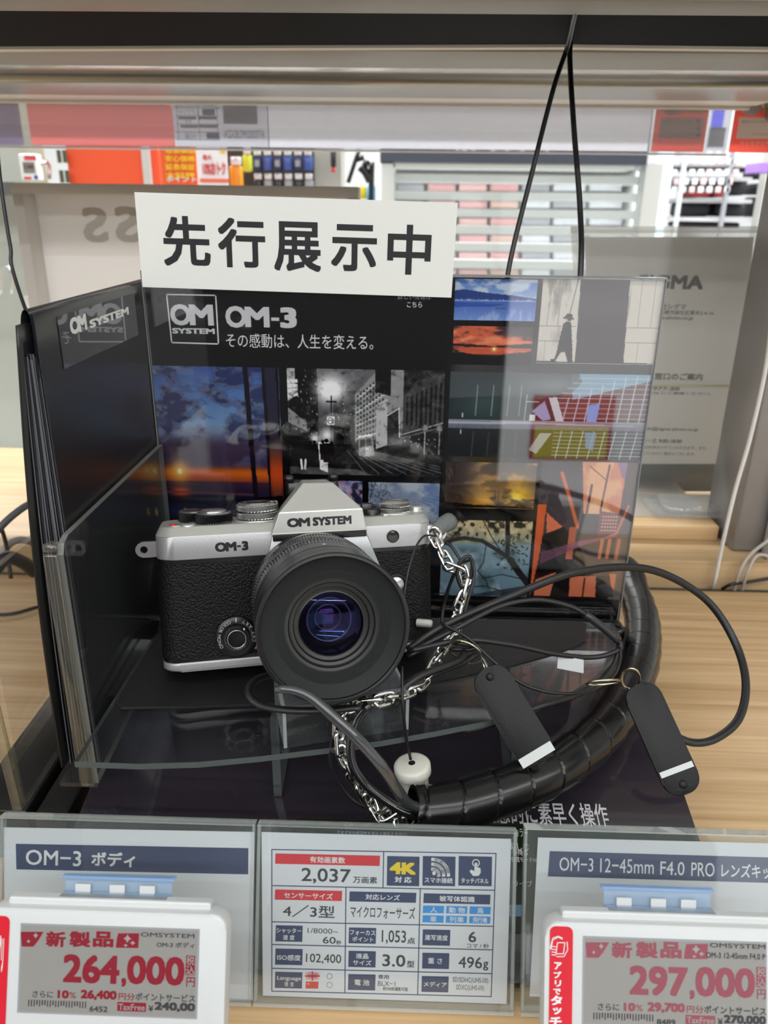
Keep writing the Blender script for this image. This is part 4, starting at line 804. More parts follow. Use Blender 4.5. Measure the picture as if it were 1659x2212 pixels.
# ------------------------------------------------------------------ black trays at the left
t = thing('leaflet_tray', 'flat black tray on the wood at the lower left under the leaflets', 'tray', (-.18, .37, 0))
b = MB(); b.bx(V3(-.173, .2845, .0005), V3(-.1575, .45, .028), BLKM, .0006); b.build('tray_base', t)
b = MB(); b.bx(V3(-.206, .2845, .0005), V3(-.1765, .45, .0300), mat('tray_black', (21, 20, 20), .3), .0006); b.build('tray_wing', t)
t = thing('clear_side_sheet', 'scratched clear acrylic side sheet at the left picture edge', 'acrylic sheet', (-.178, .36, .03))
b = MB(); b.bx(V3(-.181, .288, .0302), V3(-.178, .42, .15), clear('scratched_clear', (.9, .89, .87), haze=.04, rough=.02), 0); b.build('sheet', t)
b = MB(); b.prism([(-.183, .0302), (-.1785, .0302), (-.1825, .15), (-.187, .15)], .2848, .2878, clear('thick_edge', (.75, .75, .7), haze=.12, hazecol=(170, 166, 150)), Matrix(((1, 0, 0, 0), (0, 0, 1, 0), (0, 1, 0, 0), (0, 0, 0, 1)))); b.build('sheet_edge', t)

# ------------------------------------------------------------------ leather mat
mo = [(250, 1524), (262, 1533), (400, 1530), (560, 1524), (700, 1514), (860, 1493), (1000, 1464), (1110, 1440), (1200, 1415), (1240, 1400), (1262, 1385), (1268, 1352), (1262, 1347), (1240, 1345), (1100, 1342), (960, 1341), (600, 1342), (352, 1350), (340, 1375), (300, 1440)]
pl = [onz(x, y, .0788)[:2] for x, y in mo]; pl = [(p[0], min(p[1], .403)) for p in pl]
b = MB(); b.prism(pl[::-1], .0786, .0799, mat('leather_mat_black', (20, 20, 21), .55, bump=(900, .5, 'noise')), bev=.0003)
b.build('leather_mat', None, (0, .34, .0786), label='black leather mat lying under the camera on the clear riser', cat='mat')
# ------------------------------------------------------------------ the camera (local millimetres: x right, y up, z out of the lens)
AX = V3(.2165, .1276, .0513)
def _rot(a, b_, r):
    ca, sa, cb, sb, cr, sr = math.cos(a), math.sin(a), math.cos(b_), math.sin(b_), math.cos(r), math.sin(r)
    return np.array([[ca, 0, sa], [0, 1, 0], [-sa, 0, ca]]) @ np.array([[1, 0, 0], [0, cb, -sb], [0, sb, cb]]) @ np.array([[cr, -sr, 0], [sr, cr, 0], [0, 0, 1]])
B3 = np.array([RT, UP, -FW]).T
WR = B3 @ _rot(*AX); WO = EYE + B3 @ (V3(-34.6267, -40.0131, -380.288)*.001) + V3(0, 0, .0004)
CM = Matrix([[WR[i][0]*.001, WR[i][1]*.001, WR[i][2]*.001, WO[i]] for i in range(3)] + [[0, 0, 0, 1]])
def L(x, y, z=0): q = CM @ Vector((x, y, z)); return V3(q.x, q.y, q.z)
SIL = mat('camera_silver', (176, 176, 176), .36, .55, bump=(2600, .22, 'noise')); SILL = mat('camera_silver_top', (184, 184, 179), .33, .5)
LEA = mat('camera_leatherette', (12, 12, 13), .5, spec=.25, bump=(1000, 1.0, 'leather')); CBK = mat('camera_black', (16, 16, 17), .3); CBM = mat('lens_matt_black', (18, 19, 20), .45)
camt = thing('camera', 'silver and black retro mirrorless camera with large black lens on the leather mat', 'camera', tuple(L(-6, -35, -17)))
def rr(x0, z0, x1, z1, r, n=7):
    o = []
    for cx, cz, a0 in ((x1-r, z1-r, 0), (x0+r, z1-r, 90), (x0+r, z0+r, 180), (x1-r, z0+r, 270)):
        for k in range(n+1): a = math.radians(a0+90*k/n); o.append((cx+r*math.cos(a), cz+r*math.sin(a)))
    return o
# plan outline in x,z ; extrude along y
XZ = CM @ Matrix(((1, 0, 0, 0), (0, 0, 1, 0), (0, 1, 0, 0), (0, 0, 0, 1)))
def planbox(name, x0, x1, z0, z1, r, y0, y1, m, bev=0., seg=2, parent=None, smooth=True, label=None):
    b = MB(); b.prism(rr(x0, z0, x1, z1, r)[::-1], y0, y1, m, XZ, bev, seg, smooth=True)
    o = b.build(name, parent or camt, label=label); return o
def sharp(o, ang=35):
    me = o.data; me.polygons.foreach_set('use_smooth', [True]*len(me.polygons))
    try: me.set_sharp_from_angle(angle=math.radians(ang))
    except Exception: pass
    return o
sharp(planbox('body_shell', -74.2, 61.6, -33, -.6, 9, -30.5, 20.5, CBK))
sharp(planbox('leatherette', -74.6, 62, -32, 0, 9.4, -28.6, 18.0, LEA))
sharp(planbox('base_plate', -74.3, 61.8, -33, -.4, 9, -35, -30.4, SIL, 1.4, 3))
sharp(planbox('top_plate', -74.3, 61.8, -33.2, 0, 9, 20.2, 31.4, SIL, .4, 1))
# chamfered deck
b = MB(); a = rr(-74.3, -33.2, 61.8, 0, 9)[::-1]; c = rr(-72.6, -31.6, 60.2, -3.4, 7)[::-1]; e = rr(-71.8, -30.8, 59.4, -4.6, 6.4)[::-1]; n = len(a)
vs = [(x, 31.4, z) for x, z in a]+[(x, 34.6, z) for x, z in c]+[(x, 35.4, z) for x, z in e]
b.add(vs, [(i, (i+1) % n, n+(i+1) % n, n+i) for i in range(n)]+[(n+i, n+(i+1) % n, 2*n+(i+1) % n, 2*n+i) for i in range(n)]+[tuple(range(2*n, 3*n))], SILL, True, CM)
sharp(b.build('top_deck', camt), 20)
# central silver front under the prism
b = MB(); b.prism([(-19.4, 29.2), (-22.6, 16), (-28, -8), (-31, -26), (35, -26), (36, -2), (33, 12), (26.8, 29.0)][::-1], -1, 1.6, mat('camera_silver_front', (160, 162, 164), .3, .55), CM, .5, 2); sharp(b.build('front_plate', camt))
# prism hump
fr = [(-19.8, 31.0, 6), (26.2, 31.0, 6), (24.6, 41.3, 6), (-16.2, 41.3, 6), (-2.6, 53.6, -8), (12.4, 53.2, -8), (11.2, 53.4, -24), (-1.6, 53.8, -24), (-19.8, 31, -30), (26.2, 31, -30)]
b = MB(); b.add(fr, [(0, 1, 2, 3), (3, 2, 5, 4), (4, 5, 6, 7), (0, 3, 4, 7, 8), (1, 9, 6, 5, 2), (7, 6, 9, 8), (0, 8, 9, 1)], SILL, False, CM)
pz = b.build('prism_housing', camt)
md = pz.modifiers.new('soft_edges', 'BEVEL'); md.width = .0005; md.segments = 3; md.limit_method = 'ANGLE'
b = MB(); b.bx(V3(-19.2, 27.0, -2), V3(26.6, 31.0, 3.4), CBK, .3, CM); b.build('prism_slot', camt)
b = MB(); b.bx(V3(-19.8, 30.6, -2), V3(26.4, 31.4, 6.3), SILL, .2, CM); b.build('prism_lip', camt)
def lettering(name, items, m, z, parent=camt):
    b = MB()
    for tx, x0, y0, x1, y1, bold in items:
        vs, fs = glyphs(tx, bold); zc = vs[:, 2]; vs = vs[:, :2]; lo, hi = vs.min(0), vs.max(0); q = (vs-lo)/(hi-lo)
        b.add([(x0+a*(x1-x0), y0+c_*(y1-y0), z+.002*zz) for (a, c_), zz in zip(q, zc)], fs, m, False, CM)
    return b.build(name, parent)
lettering('lettering', [('O', -12.4, 33.9, -6.6, 38.3, .055), ('M', -6.9, 34.0, -1.4, 38.2, .05), ('SYSTEM', -.1, 34.0, 18.8, 38.2, .055)], CBK, 6.06, pz)
lettering('lettering', [('O', -46.6, 23.0, -41.2, 27.6, .055), ('M', -41.6, 23.1, -36.5, 27.5, .06), ('-', -36.2, 24.8, -34.4, 25.7, .03), ('3', -34.0, 23.0, -30.9, 27.6, .06)], CBK, .06, camt)
# dials on the deck
UPD = lambda x, y, z: CM @ Matrix.Translation((x, y, z)) @ Matrix.Rotation(-math.pi/2, 4, 'X')
def dial(name, x, z, r, h, y0, m, rows=2, capm=None, label=None, teeth=44, gap=None, top=None):
    b = MB(); M = UPD(x, y0, z); rh = h/rows; seg = teeth*2
    for k in range(rows):
        vs = []; fs = []; lv = 8
        for i in range(lv+1):
            for j in range(seg):
                a = 2*math.pi*j/seg; on = ((j+i) % 2 == 0); e_ = .5 if i in (0, lv) else (0 if on else .6)
                rad = r-e_; vs.append((rad*math.cos(a), rad*math.sin(a), k*rh+.25+(rh-.5)*i/lv))
        for i in range(lv):
            for j in range(seg): fs.append((i*seg+j, i*seg+(j+1) % seg, (i+1)*seg+(j+1) % seg, (i+1)*seg+j))
        b.add(vs, fs, m, False, M)
    b.lathe([(r-.9, 0), (r-.9, h)], gap or CBK, 48, M)
    b.lathe([(r-.5, h-.25), (r-1.2, h+.35), (r-1.8, h+.4)], capm or m, 48, M)
    b.lathe([(r-1.8, h+.4), (r-2.1, h+.05), (.01, h+.05)], top or CBK, 48, M)
    o = b.build(name, camt, label=label); return o
KSI = mat('knurl_silver', (190, 190, 188), .25, .9); KBL = mat('knurl_black', (26, 26, 27), .28, .3)
sharp(planbox('mode_dial_base', -37, -13.5, -27, -4.4, 11, 35.2, 36.2, SILL, .3, 1))
d = dial('mode_dial', -25.1, -15, 10.4, 7.6, 36.4, KSI, 2, label='tall knurled silver dial', teeth=40)
b = MB(); b.lathe([(6.6, 7.65), (6.6, 7.9), (5.6, 7.95)], KSI, 40, UPD(-25.1, 36.4, -15)); 
for k in range(10): a = k*.628; b.bx(V3(7.4*math.cos(a)-.25, 7.4*math.sin(a)-.25, 7.64), V3(7.4*math.cos(a)+.25, 7.4*math.sin(a)+.25, 7.7), INKW, 0, UPD(-25.1, 36.4, -15))
b.build('dial_face', d)
d1 = dial('rear_command_dial', -55.8, -24, 8.4, 5.0, 35.4, KBL, 1, KSI, 'black knurled dial', 44)
d2 = dial('shutter_dial', -46.6, -14.5, 9.2, 5.0, 35.4, KBL, 1, KSI, 'black knurled dial round the silver shutter button', 44)
b = MB(); b.lathe([(6.6, 5.05), (6.6, 5.7), (5.9, 6.3), (3, 6.5), (.01, 6.4)], KSI, 40, UPD(-46.6, 35.4, -14.5)); b.build('shutter_button', d2)
d3 = dial('exposure_dial', 45.6, -15, 8.3, 5.6, 35.9, KSI, 2, label='knurled silver dial', teeth=40)
b = MB(); b.lathe([(6.0, 5.7), (5.8, 6.1), (4.4, 6.2), (4.0, 5.75), (.01, 5.75)], KSI, 40, UPD(45.6, 35.9, -15)); b.build('dial_cap', d3)
b = MB(); b.lathe([(8.8, -.5), (8.8, .4), (8, .5)], SILL, 40, UPD(45.6, 35.6, -15)); b.bx(V3(37.2, 34.9, -7.6), V3(40.0, 36.3, -5.4), SILL, .3, CM); b.build('dial_collar', d3)
b = MB(); b.lathe([(3.6, 0), (3.6, 2.2), (3.0, 2.7), (.01, 2.7)], SILL, 32, UPD(57.2, 35.2, -19)); b.lathe([(4.4, -.2), (4.2, .7)], SILL, 32, UPD(57.2, 35.2, -19)); b.build('record_button', camt)
b = MB(); b.lathe([(4.6, 0), (4.6, 2.9), (3.9, 3.4), (.01, 3.4)], CBK, 32, UPD(32.6, 35.3, -13)); b.bx(V3(27.2, 35.6, -15.5), V3(33, 41.4, -11.5), CBK, .5, CM); b.bx(V3(27.6, 40.2, -15.3), V3(35.5, 41.6, -13), CBK, .4, CM @ Matrix.Translation((0, -1.2, 0))); b.build('power_lever', camt)
b = MB(); b.lathe([(3.4, 0), (3.4, .5), (.01, .55)], SILL, 28, UPD(-64.6, 35.2, -9)); b.build('function_button', camt)
b = MB(); b.lathe([(1.7, .2), (1.6, .95), (.01, 1.0)], mat('record_red', (190, 40, 36), .35), 20, UPD(-65.8, 35.4, -9)); b.build('record_dot', camt, label='tiny red dot')
b = MB(); b.lathe([(3.7, 0), (3.6, .8), (2.6, 1.1), (.01, .9)], SILL, 28, UPD(-58.8, 35.2, -8)); b.build('small_button', camt)
b = MB(); b.bx(V3(-18.6, 40, -21), V3(-14.8, 44.2, -16), SILL, .4, CM); b.build('hump_side_nub', camt)
# hot shoe hints behind the prism
b = MB()
for xx in (-7.6, 15.5): b.bx(V3(xx-2.4, 52.5, -31), V3(xx+2.4, 56.2, -25), CBK, 1.5, CM)
b.bx(V3(-9, 44, -34), V3(18, 53, -27), CBK, 1.5, CM); b.build('eyecup', camt)
# lamp, lugs, front controls
FC = lambda x, y, z: CM @ Matrix.Translation((x, y, z))
b = MB(); b.lathe([(3.2, 0), (3.2, .35), (2.7, .4), (2.5, .1)], CBK, 36, FC(40.6, 25.6, 0)); b.lathe([(2.5, .12), (1.2, .3), (.01, .34)], mat('lamp_lens', (46, 42, 40), .08), 36, FC(40.6, 25.6, 0)); b.build('focus_lamp', camt)
def lug(x, y, sgn, z):
    b = MB(); n = 24; outr = []; inn = []
    for k in range(n):
        a = 2*math.pi*k/n; cx, cy = math.cos(a), math.sin(a); ox = x+sgn*2.2+cx*4.4; 
        if sgn*cx < 0: ox = x+sgn*2.2-sgn*7 if abs(cx) > .05 else ox
        outr.append((ox, y+cy*3.9)); inn.append((x+sgn*2.6+cx*1.75, y+cy*1.75))
    vs = [(p[0], p[1], z+1.2) for p in outr]+[(p[0], p[1], z+1.2) for p in inn]+[(p[0], p[1], z-1.2) for p in outr]+[(p[0], p[1], z-1.2) for p in inn]
    fs = []
    for k in range(n):
        j = (k+1) % n; fs += [(k, j, n+j, n+k), (2*n+k, 3*n+k, 3*n+j, 2*n+j), (k, 2*n+k, 2*n+j, j), (n+k, n+j, 3*n+j, 3*n+k)]
    b.add(vs, fs, mat('lug_chrome', (196, 190, 192), .2, .85), False, CM); return sharp(b.build('strap_lug', camt), 40)
lug(-77.6, 24.3, -1, -12); lug(64.6, 24.0, 1, -10)
b = MB(); b.bx(V3(58.2, 19.6, -16), V3(62.6, 29.6, -3.2), SILL, .5, CM); b.build('lug_plate', camt)
cdl = MB(); cdl.lathe([(10.4, -.2), (10.4, 1.6), (9.9, 2.1), (6.8, 2.1)], CBK, 64, FC(-38.6, -19.2, 0)); cdl = cdl.build('creative_dial', camt)
b = MB(); vs = []; fs = []; seg = 96
for i, (r0, zz) in enumerate(((6.6, 2.0), (6.6, 4.6), (6.0, 5.2))):
    for j in range(seg): a = 2*math.pi*j/seg; q = r0-(.25 if (j % 2 and i < 2) else 0); vs.append((q*math.cos(a), q*math.sin(a), zz))
for i in range(2):
    for j in range(seg): fs.append((i*seg+j, i*seg+(j+1) % seg, (i+1)*seg+(j+1) % seg, (i+1)*seg+j))
b.add(vs, fs, mat('dial_knurl', (44, 44, 45), .3, .4), False, FC(-38.6, -19.2, 0)); b.lathe([(6.0, 5.2), (4.6, 5.2), (4.4, 5.0)], CBK, 64, FC(-38.6, -19.2, 0)); b.lathe([(4.55, 5.2), (4.3, 5.35), (4.15, 5.2)], KSI, 64, FC(-38.6, -19.2, 0)); b.lathe([(4.2, 5.1), (.01, 5.15)], mat('dial_disc', (20, 20, 22), .2, .7), 64, FC(-38.6, -19.2, 0)); b.bx(V3(-35.3, -14.9, 5.2), V3(-34.6, -13.9, 5.28), INKW, 0, CM); b.build('dial_knob', cdl)
b = MB()
def around(tx, a0, a1, flip=False):
    n = len(tx)
    for i, ch in enumerate(tx):
        a = math.radians(a0+(a1-a0)*i/max(1, n-1)); vs, fs = glyphs(ch, .02); vs = vs[:, :2]; hi = vs.max(0); q = (vs-np.array([hi[0]/2, .35]))*2.25; rot = a-math.pi/2 if not flip else a+math.pi/2
        P_ = [(-38.6+8.4*math.cos(a)+x*math.cos(rot)-y*math.sin(rot), -19.2+8.4*math.sin(a)+x*math.sin(rot)+y*math.cos(rot), 2.15) for x, y in q]; b.add(P_, fs, INKW, False, CM)
around('MONO', 170, 208, True); around('COLOR', 112, 154, True); around('ART', 36, 64, True); around('CRT', -14, 12, True)
b.bx(V3(-38.75, -11.6, 2.1), V3(-38.35, -9.4, 2.16), INKW, 0, CM); b.build('lettering', cdl)
b = MB(); b.lathe([(5.6, -.2), (5.6, 1.2), (4.9, 1.6), (4.4, .9)], CBK, 40, FC(41.6, 1.0, 0)); b.lathe([(4.4, 0), (4.2, 1.0), (3.6, 1.5), (.01, 1.4)], KSI, 40, FC(41.6, 1.0, 0)); b.build('lens_release_button', camt)
b = MB(); b.lathe([(2.2, 2), (2.2, 9), (1.5, 10), (.01, 10)], mat('clear_plug', (200, 200, 196), .2), 6, CM @ Matrix.Translation((50.5, -19.5, 0)) @ Matrix.Rotation(math.radians(55), 4, 'Y')); b.build('sync_plug', camt, label='clear hexagonal plug')
b = MB()
for xx in (-62, -46): b.lathe([(1.1, -35.9), (1.1, -34.8)], CHR, 12, XZ @ Matrix.Translation((xx, -9, 0)), cap=True)
b.build('base_screw', camt)
# ------------------------------------------------------------------ lens
lt = MB()
def knurl(b, r, z0, z1, m, teeth=150, dep_=.55):
    seg = teeth*2; vs = []; fs = []
    zs = (z0, z0+.3, z1-.3, z1)
    for i, zz in enumerate(zs):
        for j in range(seg): a = 2*math.pi*j/seg; q = r-dep_ if (i in (0, 3) or j % 2) else r; vs.append((q*math.cos(a), q*math.sin(a), zz))
    for i in range(3):
        for j in range(seg): fs.append((i*seg+j, i*seg+(j+1) % seg, (i+1)*seg+(j+1) % seg, (i+1)*seg+j))
    b.add(vs, fs, m, False, CM)
LB = mat('lens_barrel_black', (13, 13, 14), .34); LS = mat('lens_satin', (20, 21, 22), .38)
b = MB(); b.lathe([(29, 1), (30.5, 1.2), (30.8, 5), (30.2, 5.5), (30.2, 8), (31.2, 8.5), (31.4, 14), (30.6, 14.6)], LB, 120, CM); lens = sharp(b.build('lens', camt))
b = MB(); knurl(b, 31.6, 15, 23, LB, 150, .7); b.build('zoom_ring', lens)
b = MB(); b.lathe([(30.6, 14.6), (30.2, 15), (30.2, 24.5), (31.2, 25), (31.2, 27.5), (30.4, 28)], LB, 120, CM); knurl(b, 31.6, 28, 37, LB, 120, .8); b.build('focus_ring', lens)
b = MB(); b.lathe([(30.4, 37), (31.3, 37.6), (31.5, 48), (31.0, 48.5), (31.0, 50), (31.7, 50.6), (31.9, 60), (31.9, 64.6), (32.1, 65), (32.1, 66.4), (31.6, 67.1), (30.6, 67.3), (30.1, 66.8), (30.0, 65.2)], LS, 144, CM); sharp(b.build('front_barrel', lens), 30)
b = MB(); b.lathe([(.3, 31.72), (.3, 31.72)], INKW, 8, CM); b = MB(); b.lathe([(.8, 31.62), (.8, 31.68), (.01, 31.7)], INKW, 16, CM @ Matrix.Rotation(-math.pi/2, 4, 'X') @ Matrix.Translation((0, -44, 0))); b.build('index_dot', lens)
prof = [(30.0, 65.4), (29.4, 65.0), (24.4, 63.6)]; r_, z_ = 24.4, 63.6
for k in range(7): prof += [(r_-.1, z_-.25), (r_-.60, z_-.28)]; r_ -= .60; z_ -= .34
b = MB(); b.lathe(prof, mat('lens_front_matt', (27, 29, 30), .6, spec=.3), 144, CM); sharp(b.build('front_ring', lens), 25)
STG = mat('lens_step_grey', (40, 40, 38), .4); STD = mat('lens_step_black', (6, 6, 6), .5)
b = MB(); b.lathe([(r_, z_), (19.7, 61.2)], STD, 120, CM, False); b.lathe([(19.7, 61.2), (18.5, 60.9)], STG, 120, CM, False); b.lathe([(18.5, 60.9), (18.0, 60), (17.5, 60)], STD, 120, CM, False); b.lathe([(17.5, 60), (16.3, 59.6)], STG, 120, CM, False); b.lathe([(16.3, 59.6), (15.9, 58.6), (15.6, 58.6)], STD, 120, CM, False); b.lathe([(15.6, 58.6), (14.3, 58.2), (13.8, 58.4)], STG, 120, CM, False); b.lathe([(13.8, 58.4), (13.6, 54.2), (9.2, 50.2)], mat('lens_inner_black', (4, 4, 6), .3), 96, CM)
b.lathe([(10.0, 51.6), (9.6, 52), (9.2, 51.6)], mat('lens_ring_blue', (60, 62, 92), .3, .5), 96, CM); b.lathe([(9.4, 50.2), (6.2, 45.2), (.01, 44.2)], MATS['lens_inner_black'], 96, CM); b.lathe([(6.0, 47.8), (5.6, 48.1), (5.3, 47.7)], mat('lens_ring_warm', (86, 84, 78), .3, .5), 96, CM); b.build('inner_baffle', lens)
def dome(name, r, z, sag, m, parent=lens, n=18):
    R_ = (r*r+sag*sag)/(2*abs(sag)); s_ = 1 if sag > 0 else -1; pr_ = []
    for i in range(n+1):
        x = r*(1-i/n)+.001; pr_.append((x, z+s_*(math.sqrt(R_*R_-x*x)-(R_-abs(sag)))))
    b = MB(); b.lathe(pr_, m, 96, CM); return b.build(name, parent)
dome('front_element', 13.7, 57.2, 2.2, clear('coated_glass_violet', (.8, .78, .86), (.22, .22, .6), ior=1.5, rough=.03))
dome('second_element', 9.2, 51.4, -2.0, clear('coated_glass_blue', (.7, .66, .8), (.2, .4, .95), ior=1.6, rough=.03))
dome('third_element', 5.5, 47.2, 1.6, clear('coated_glass_magenta', (.5, .4, .6), (.6, .2, 1.), ior=1.8, rough=.04))
# camera lens riser block of clear acrylic below the lens
q0, q1, q2, q3 = onz(650, 1622, .0786), onz(893, 1575, .0786), onz(893, 1500, .0786), onz(650, 1560, .0786)
b = MB(); tb = clear('block_clear', (.88, .9, .9), ior=1.6, haze=.03); eb = mat('block_edge', (150, 155, 155), .15)
A, B_ = V3(-.048, .2755, .0788), V3(.004, .2905, .0788); dv = nrm(B_-A); pv = V3(-dv[1], dv[0], 0)
MX = Matrix(((dv[0], pv[0], 0, A[0]), (dv[1], pv[1], 0, A[1]), (0, 0, 1, A[2]), (0, 0, 0, 1)))
b.prism([(0, 0), (.054, 0), (.054, .005), (0, .005)], 0, .0195, tb, MX, side=tb); b.prism([(0, .028), (.054, .028), (.054, .033), (0, .033)], 0, .0225, tb, MX, side=tb); b.prism([(-.0015, 0), (.0, 0), (.0, .033), (-.0015, .033)], 0, .0195, eb, MX); b.prism([(.054, 0), (.0555, 0), (.0555, .033), (.054, .033)], 0, .0195, eb, MX); b.prism([(0, 0), (.054, 0), (.054, .033), (0, .033)], .0195, .0212, clear('block_top', (.8, .82, .84), haze=.12, hazecol=(190, 195, 200), ior=1.6), MX)
b.build('lens_support_block', None, tuple((A+B_)/2), label='clear acrylic block under the lens on the riser', cat='block')
# ------------------------------------------------------------------ cables
def cable(name, pts, r, label, m=None, cat='cable', flat=1., group=None, ends=None):
    P_ = [V3(*p) for p in pts]; b = MB(); b.tube(P_, r, m or BLKR, 10, .0025, flat=flat)
    o = b.build(name, None, tuple(P_[0]), label=label, cat=cat, group=group)
    if ends:
        for i, (a, c, rr_, mm) in enumerate(ends): b = MB(); b.tube([V3(*a), V3(*c)], rr_, mm, 12, .003); b.build('cable_end', o)
    return o
d = dep
cable('tether_cable', [d(880, 1405, .372), d(960, 1352, .375), d(1100, 1290, .385), d(1230, 1240, .395), d(1350, 1225, .41), d(1440, 1242, .42), d(1530, 1300, .425), d(1588, 1388, .42), d(1611, 1475, .405), d(1596, 1552, .392), d(1545, 1596, .383), d(1495, 1604, .380), d(1452, 1585, .380), d(1410, 1560, .385)], .0018, 'thick black cable making the big loop out over the wood at right', flat=1.2)
c = cable('charging_cable', [d(880, 1412, .368), d(985, 1358, .372), d(1075, 1312, .38), d(1150, 1296, .385), d(1215, 1305, .388), d(1265, 1328, .39), d(1340, 1390, .392), d(1318, 1412, .39), d(1270, 1420, .388), d(1195, 1412, .382), d(1100, 1392, .376), d(1000, 1383, .370), d(885, 1406, .366)], .0013, 'black cable looping back beneath the big loop with a white tab on it')
b = MB(); b.tube([d(1264, 1326, .3895), d(1300, 1354, .391), d(1336, 1384, .392)], .0021, mat('strain_relief', (40, 40, 41), .35), 12, .003); b.build('cable_sleeve', c)
P = Plane(d(1232, 1432, .3845), nrm(ray(1300, 1440)-ray(1232, 1434)), UP); b = MB(); b.add([P.pt(*P.uv(*p)) for p in ((1206, 1417), (1262, 1423), (1259, 1452), (1202, 1446))], [(0, 3, 2, 1)], mat('label_white', (196, 200, 200), .5)); b.add([P.pt(*P.uv(*p), -.0006) for p in ((1206, 1410), (1264, 1416), (1259, 1452), (1202, 1446))], [(0, 3, 2, 1)], BLKM); b.build('white_label_tab', c)
cable('drop_cable', [d(1338, 1392, .393), d(1330, 1430, .39), d(1300, 1470, .385), d(1240, 1503, .378), d(1160, 1528, .37), d(1060, 1565, .362), d(1000, 1580, .36)], .0016, 'black cable dropping from the sleeve across behind the first tag')
cable('braided_wire', [d(955, 1348, .37), d(1010, 1378, .366), d(1070, 1432, .362), d(1130, 1478, .36), d(1200, 1497, .362), d(1270, 1493, .368), d(1325, 1460, .38), d(1340, 1420, .388), d(1338, 1398, .391)], .0008, 'thin braided black wire sagging behind the first black tag')
cable('lug_wire', [d(938, 1158, .39), d(918, 1157, .385), d(900, 1178, .379), d(884, 1225, .373), d(876, 1265, .37), d(873, 1290, .368)], .00055, 'thin wire loop hanging from the right strap lug over the leatherette')
cable('chain_loop_wire', [d(952, 1168, .395), d(975, 1180, .39), d(1000, 1215, .387), d(1020, 1208, .385), d(1024, 1250, .384), d(1010, 1300, .383), d(1000, 1340, .382), d(994, 1372, .38), d(984, 1392, .376)], .0008, 'thin black wire twisted beside the hanging chain')
cable('chain_knot_wire', [d(1002, 1280, .386), d(988, 1245, .385), d(995, 1212, .384), d(1015, 1202, .384), d(1020, 1225, .385), d(1012, 1262, .386), d(1000, 1282, .386)], .0010, 'black wire knot looped round the upper chain links')
cable('poster_wire', [d(983, 1235, .39), d(970, 1268, .395), d(958, 1310, .398), d(954, 1352, .395)], .0009, 'short black wire hanging straight down between camera and chain')
cable('under_lens_cable', [d(780, 1528, .325), d(700, 1534, .327), d(620, 1534, .33), d(560, 1522, .335), d(536, 1495, .34), d(552, 1470, .348), d(590, 1458, .356), d(640, 1455, .36)], .0019, 'black cable loop lying on the mat under the left side of the lens', flat=.7)
cable('clear_lead', [d(596, 1489, .300), d(628, 1490, .299), d(668, 1504, .298), d(720, 1548, .297), d(778, 1602, .298), d(830, 1662, .303), d(862, 1712, .312), d(885, 1738, .322), d(930, 1750, .335)], [.0016, .0022, .0024, .0024, .0024, .0024], 'thick glossy grey black lead curving from the lens rim down to the spiral tube', mat('glossy_grey_lead', (58, 60, 62), .1, coat=.6))
cable('inner_lead', [d(798, 1520, .333), d(772, 1550, .333), d(758, 1600, .332), d(762, 1650, .332), d(790, 1695, .333), d(840, 1735, .333), d(890, 1760, .332), d(930, 1768, .335)], .0021, 'thick glossy black lead running beside the chain into the tube', mat('glossy_black_lead', (26, 27, 28), .12, coat=.5))
cable('thin_side_lead', [d(762, 1530, .335), d(738, 1555, .338), d(718, 1596, .34), d(714, 1645, .342), d(732, 1690, .345), d(765, 1730, .346), d(806, 1748, .345)], .0010, 'thin black lead bowing out left of the lower chain')
cable('cap_wire', [d(868, 1440, .345), d(870, 1520, .34), d(877, 1590, .345), d(887, 1640, .3505)], .0007, 'thin straight black wire going down into the white plug')
cable('under_camera_cable', [d(842, 1508, .345), d(905, 1462, .352), d(960, 1440, .36), d(995, 1424, .366), d(1003, 1408, .37)], .0019, 'black cable bunched below the lens right side under the chain')
cable('under_camera_cable', [d(850, 1528, .35), d(895, 1478, .356), d(948, 1452, .362), d(1000, 1432, .37), d(1030, 1412, .375)], .0014, 'second thinner black cable bunched below the lens right side')
cable('curled_cable', [d(880, 1418, .366), d(950, 1388, .37), d(1005, 1392, .37), d(1040, 1396, .372), d(1012, 1404, .372), d(975, 1402, .371)], .0011, 'short curled black cable end above the first key ring')
# chain
def link_mesh():
    b = MB(); pts = []; a, w_ = .0026, .0021
    for k in range(16):
        t_ = 2*math.pi*k/16; x = (a if math.cos(t_) > 0 else -a)*(1 if abs(math.cos(t_)) > .25 else abs(math.cos(t_))*4)+.0021*math.cos(t_); y = w_*math.sin(t_); pts.append(V3(x, y, .0006*math.sin(2*t_)))
    b.tube(pts, .00088, CHR, 8, .0009, closed=True); return b.mesh('chain_link')
LM = link_mesh()
def chain(name, pts, label, spacing=.0066, roll0=0., scale=1.):
    P_ = spline([V3(*p) for p in pts], .0008); t = thing(name, label, 'chain', tuple(P_[0])); acc = 0; last = -1; L_ = 0; k = 0
    fr = frames(np.array(P_)); cum = [0]
    for i in range(1, len(P_)): cum.append(cum[-1]+np.linalg.norm(P_[i]-P_[i-1]))
    s_ = 0
    while s_ < cum[-1]:
        i = int(np.searchsorted(cum, s_)); i = min(max(i, 1), len(P_)-2); T = nrm(P_[i+1]-P_[i-1]); a, c_ = fr[i]; ro = roll0+(math.pi/2 if k % 2 else 0)+.35*math.sin(k*1.7)
        u = math.cos(ro)*a+math.sin(ro)*c_; w_ = np.cross(T, u)
        o = D.objects.new('chain_link', LM); COL.objects.link(o); o.parent = t; p = P_[i]-V3(*t['_o'][:])
        o.matrix_local = Matrix([[T[j]*scale, u[j]*scale, w_[j]*scale, p[j]] for j in range(3)]+[[0, 0, 0, 1]]); s_ += spacing*scale; k += 1
    return t
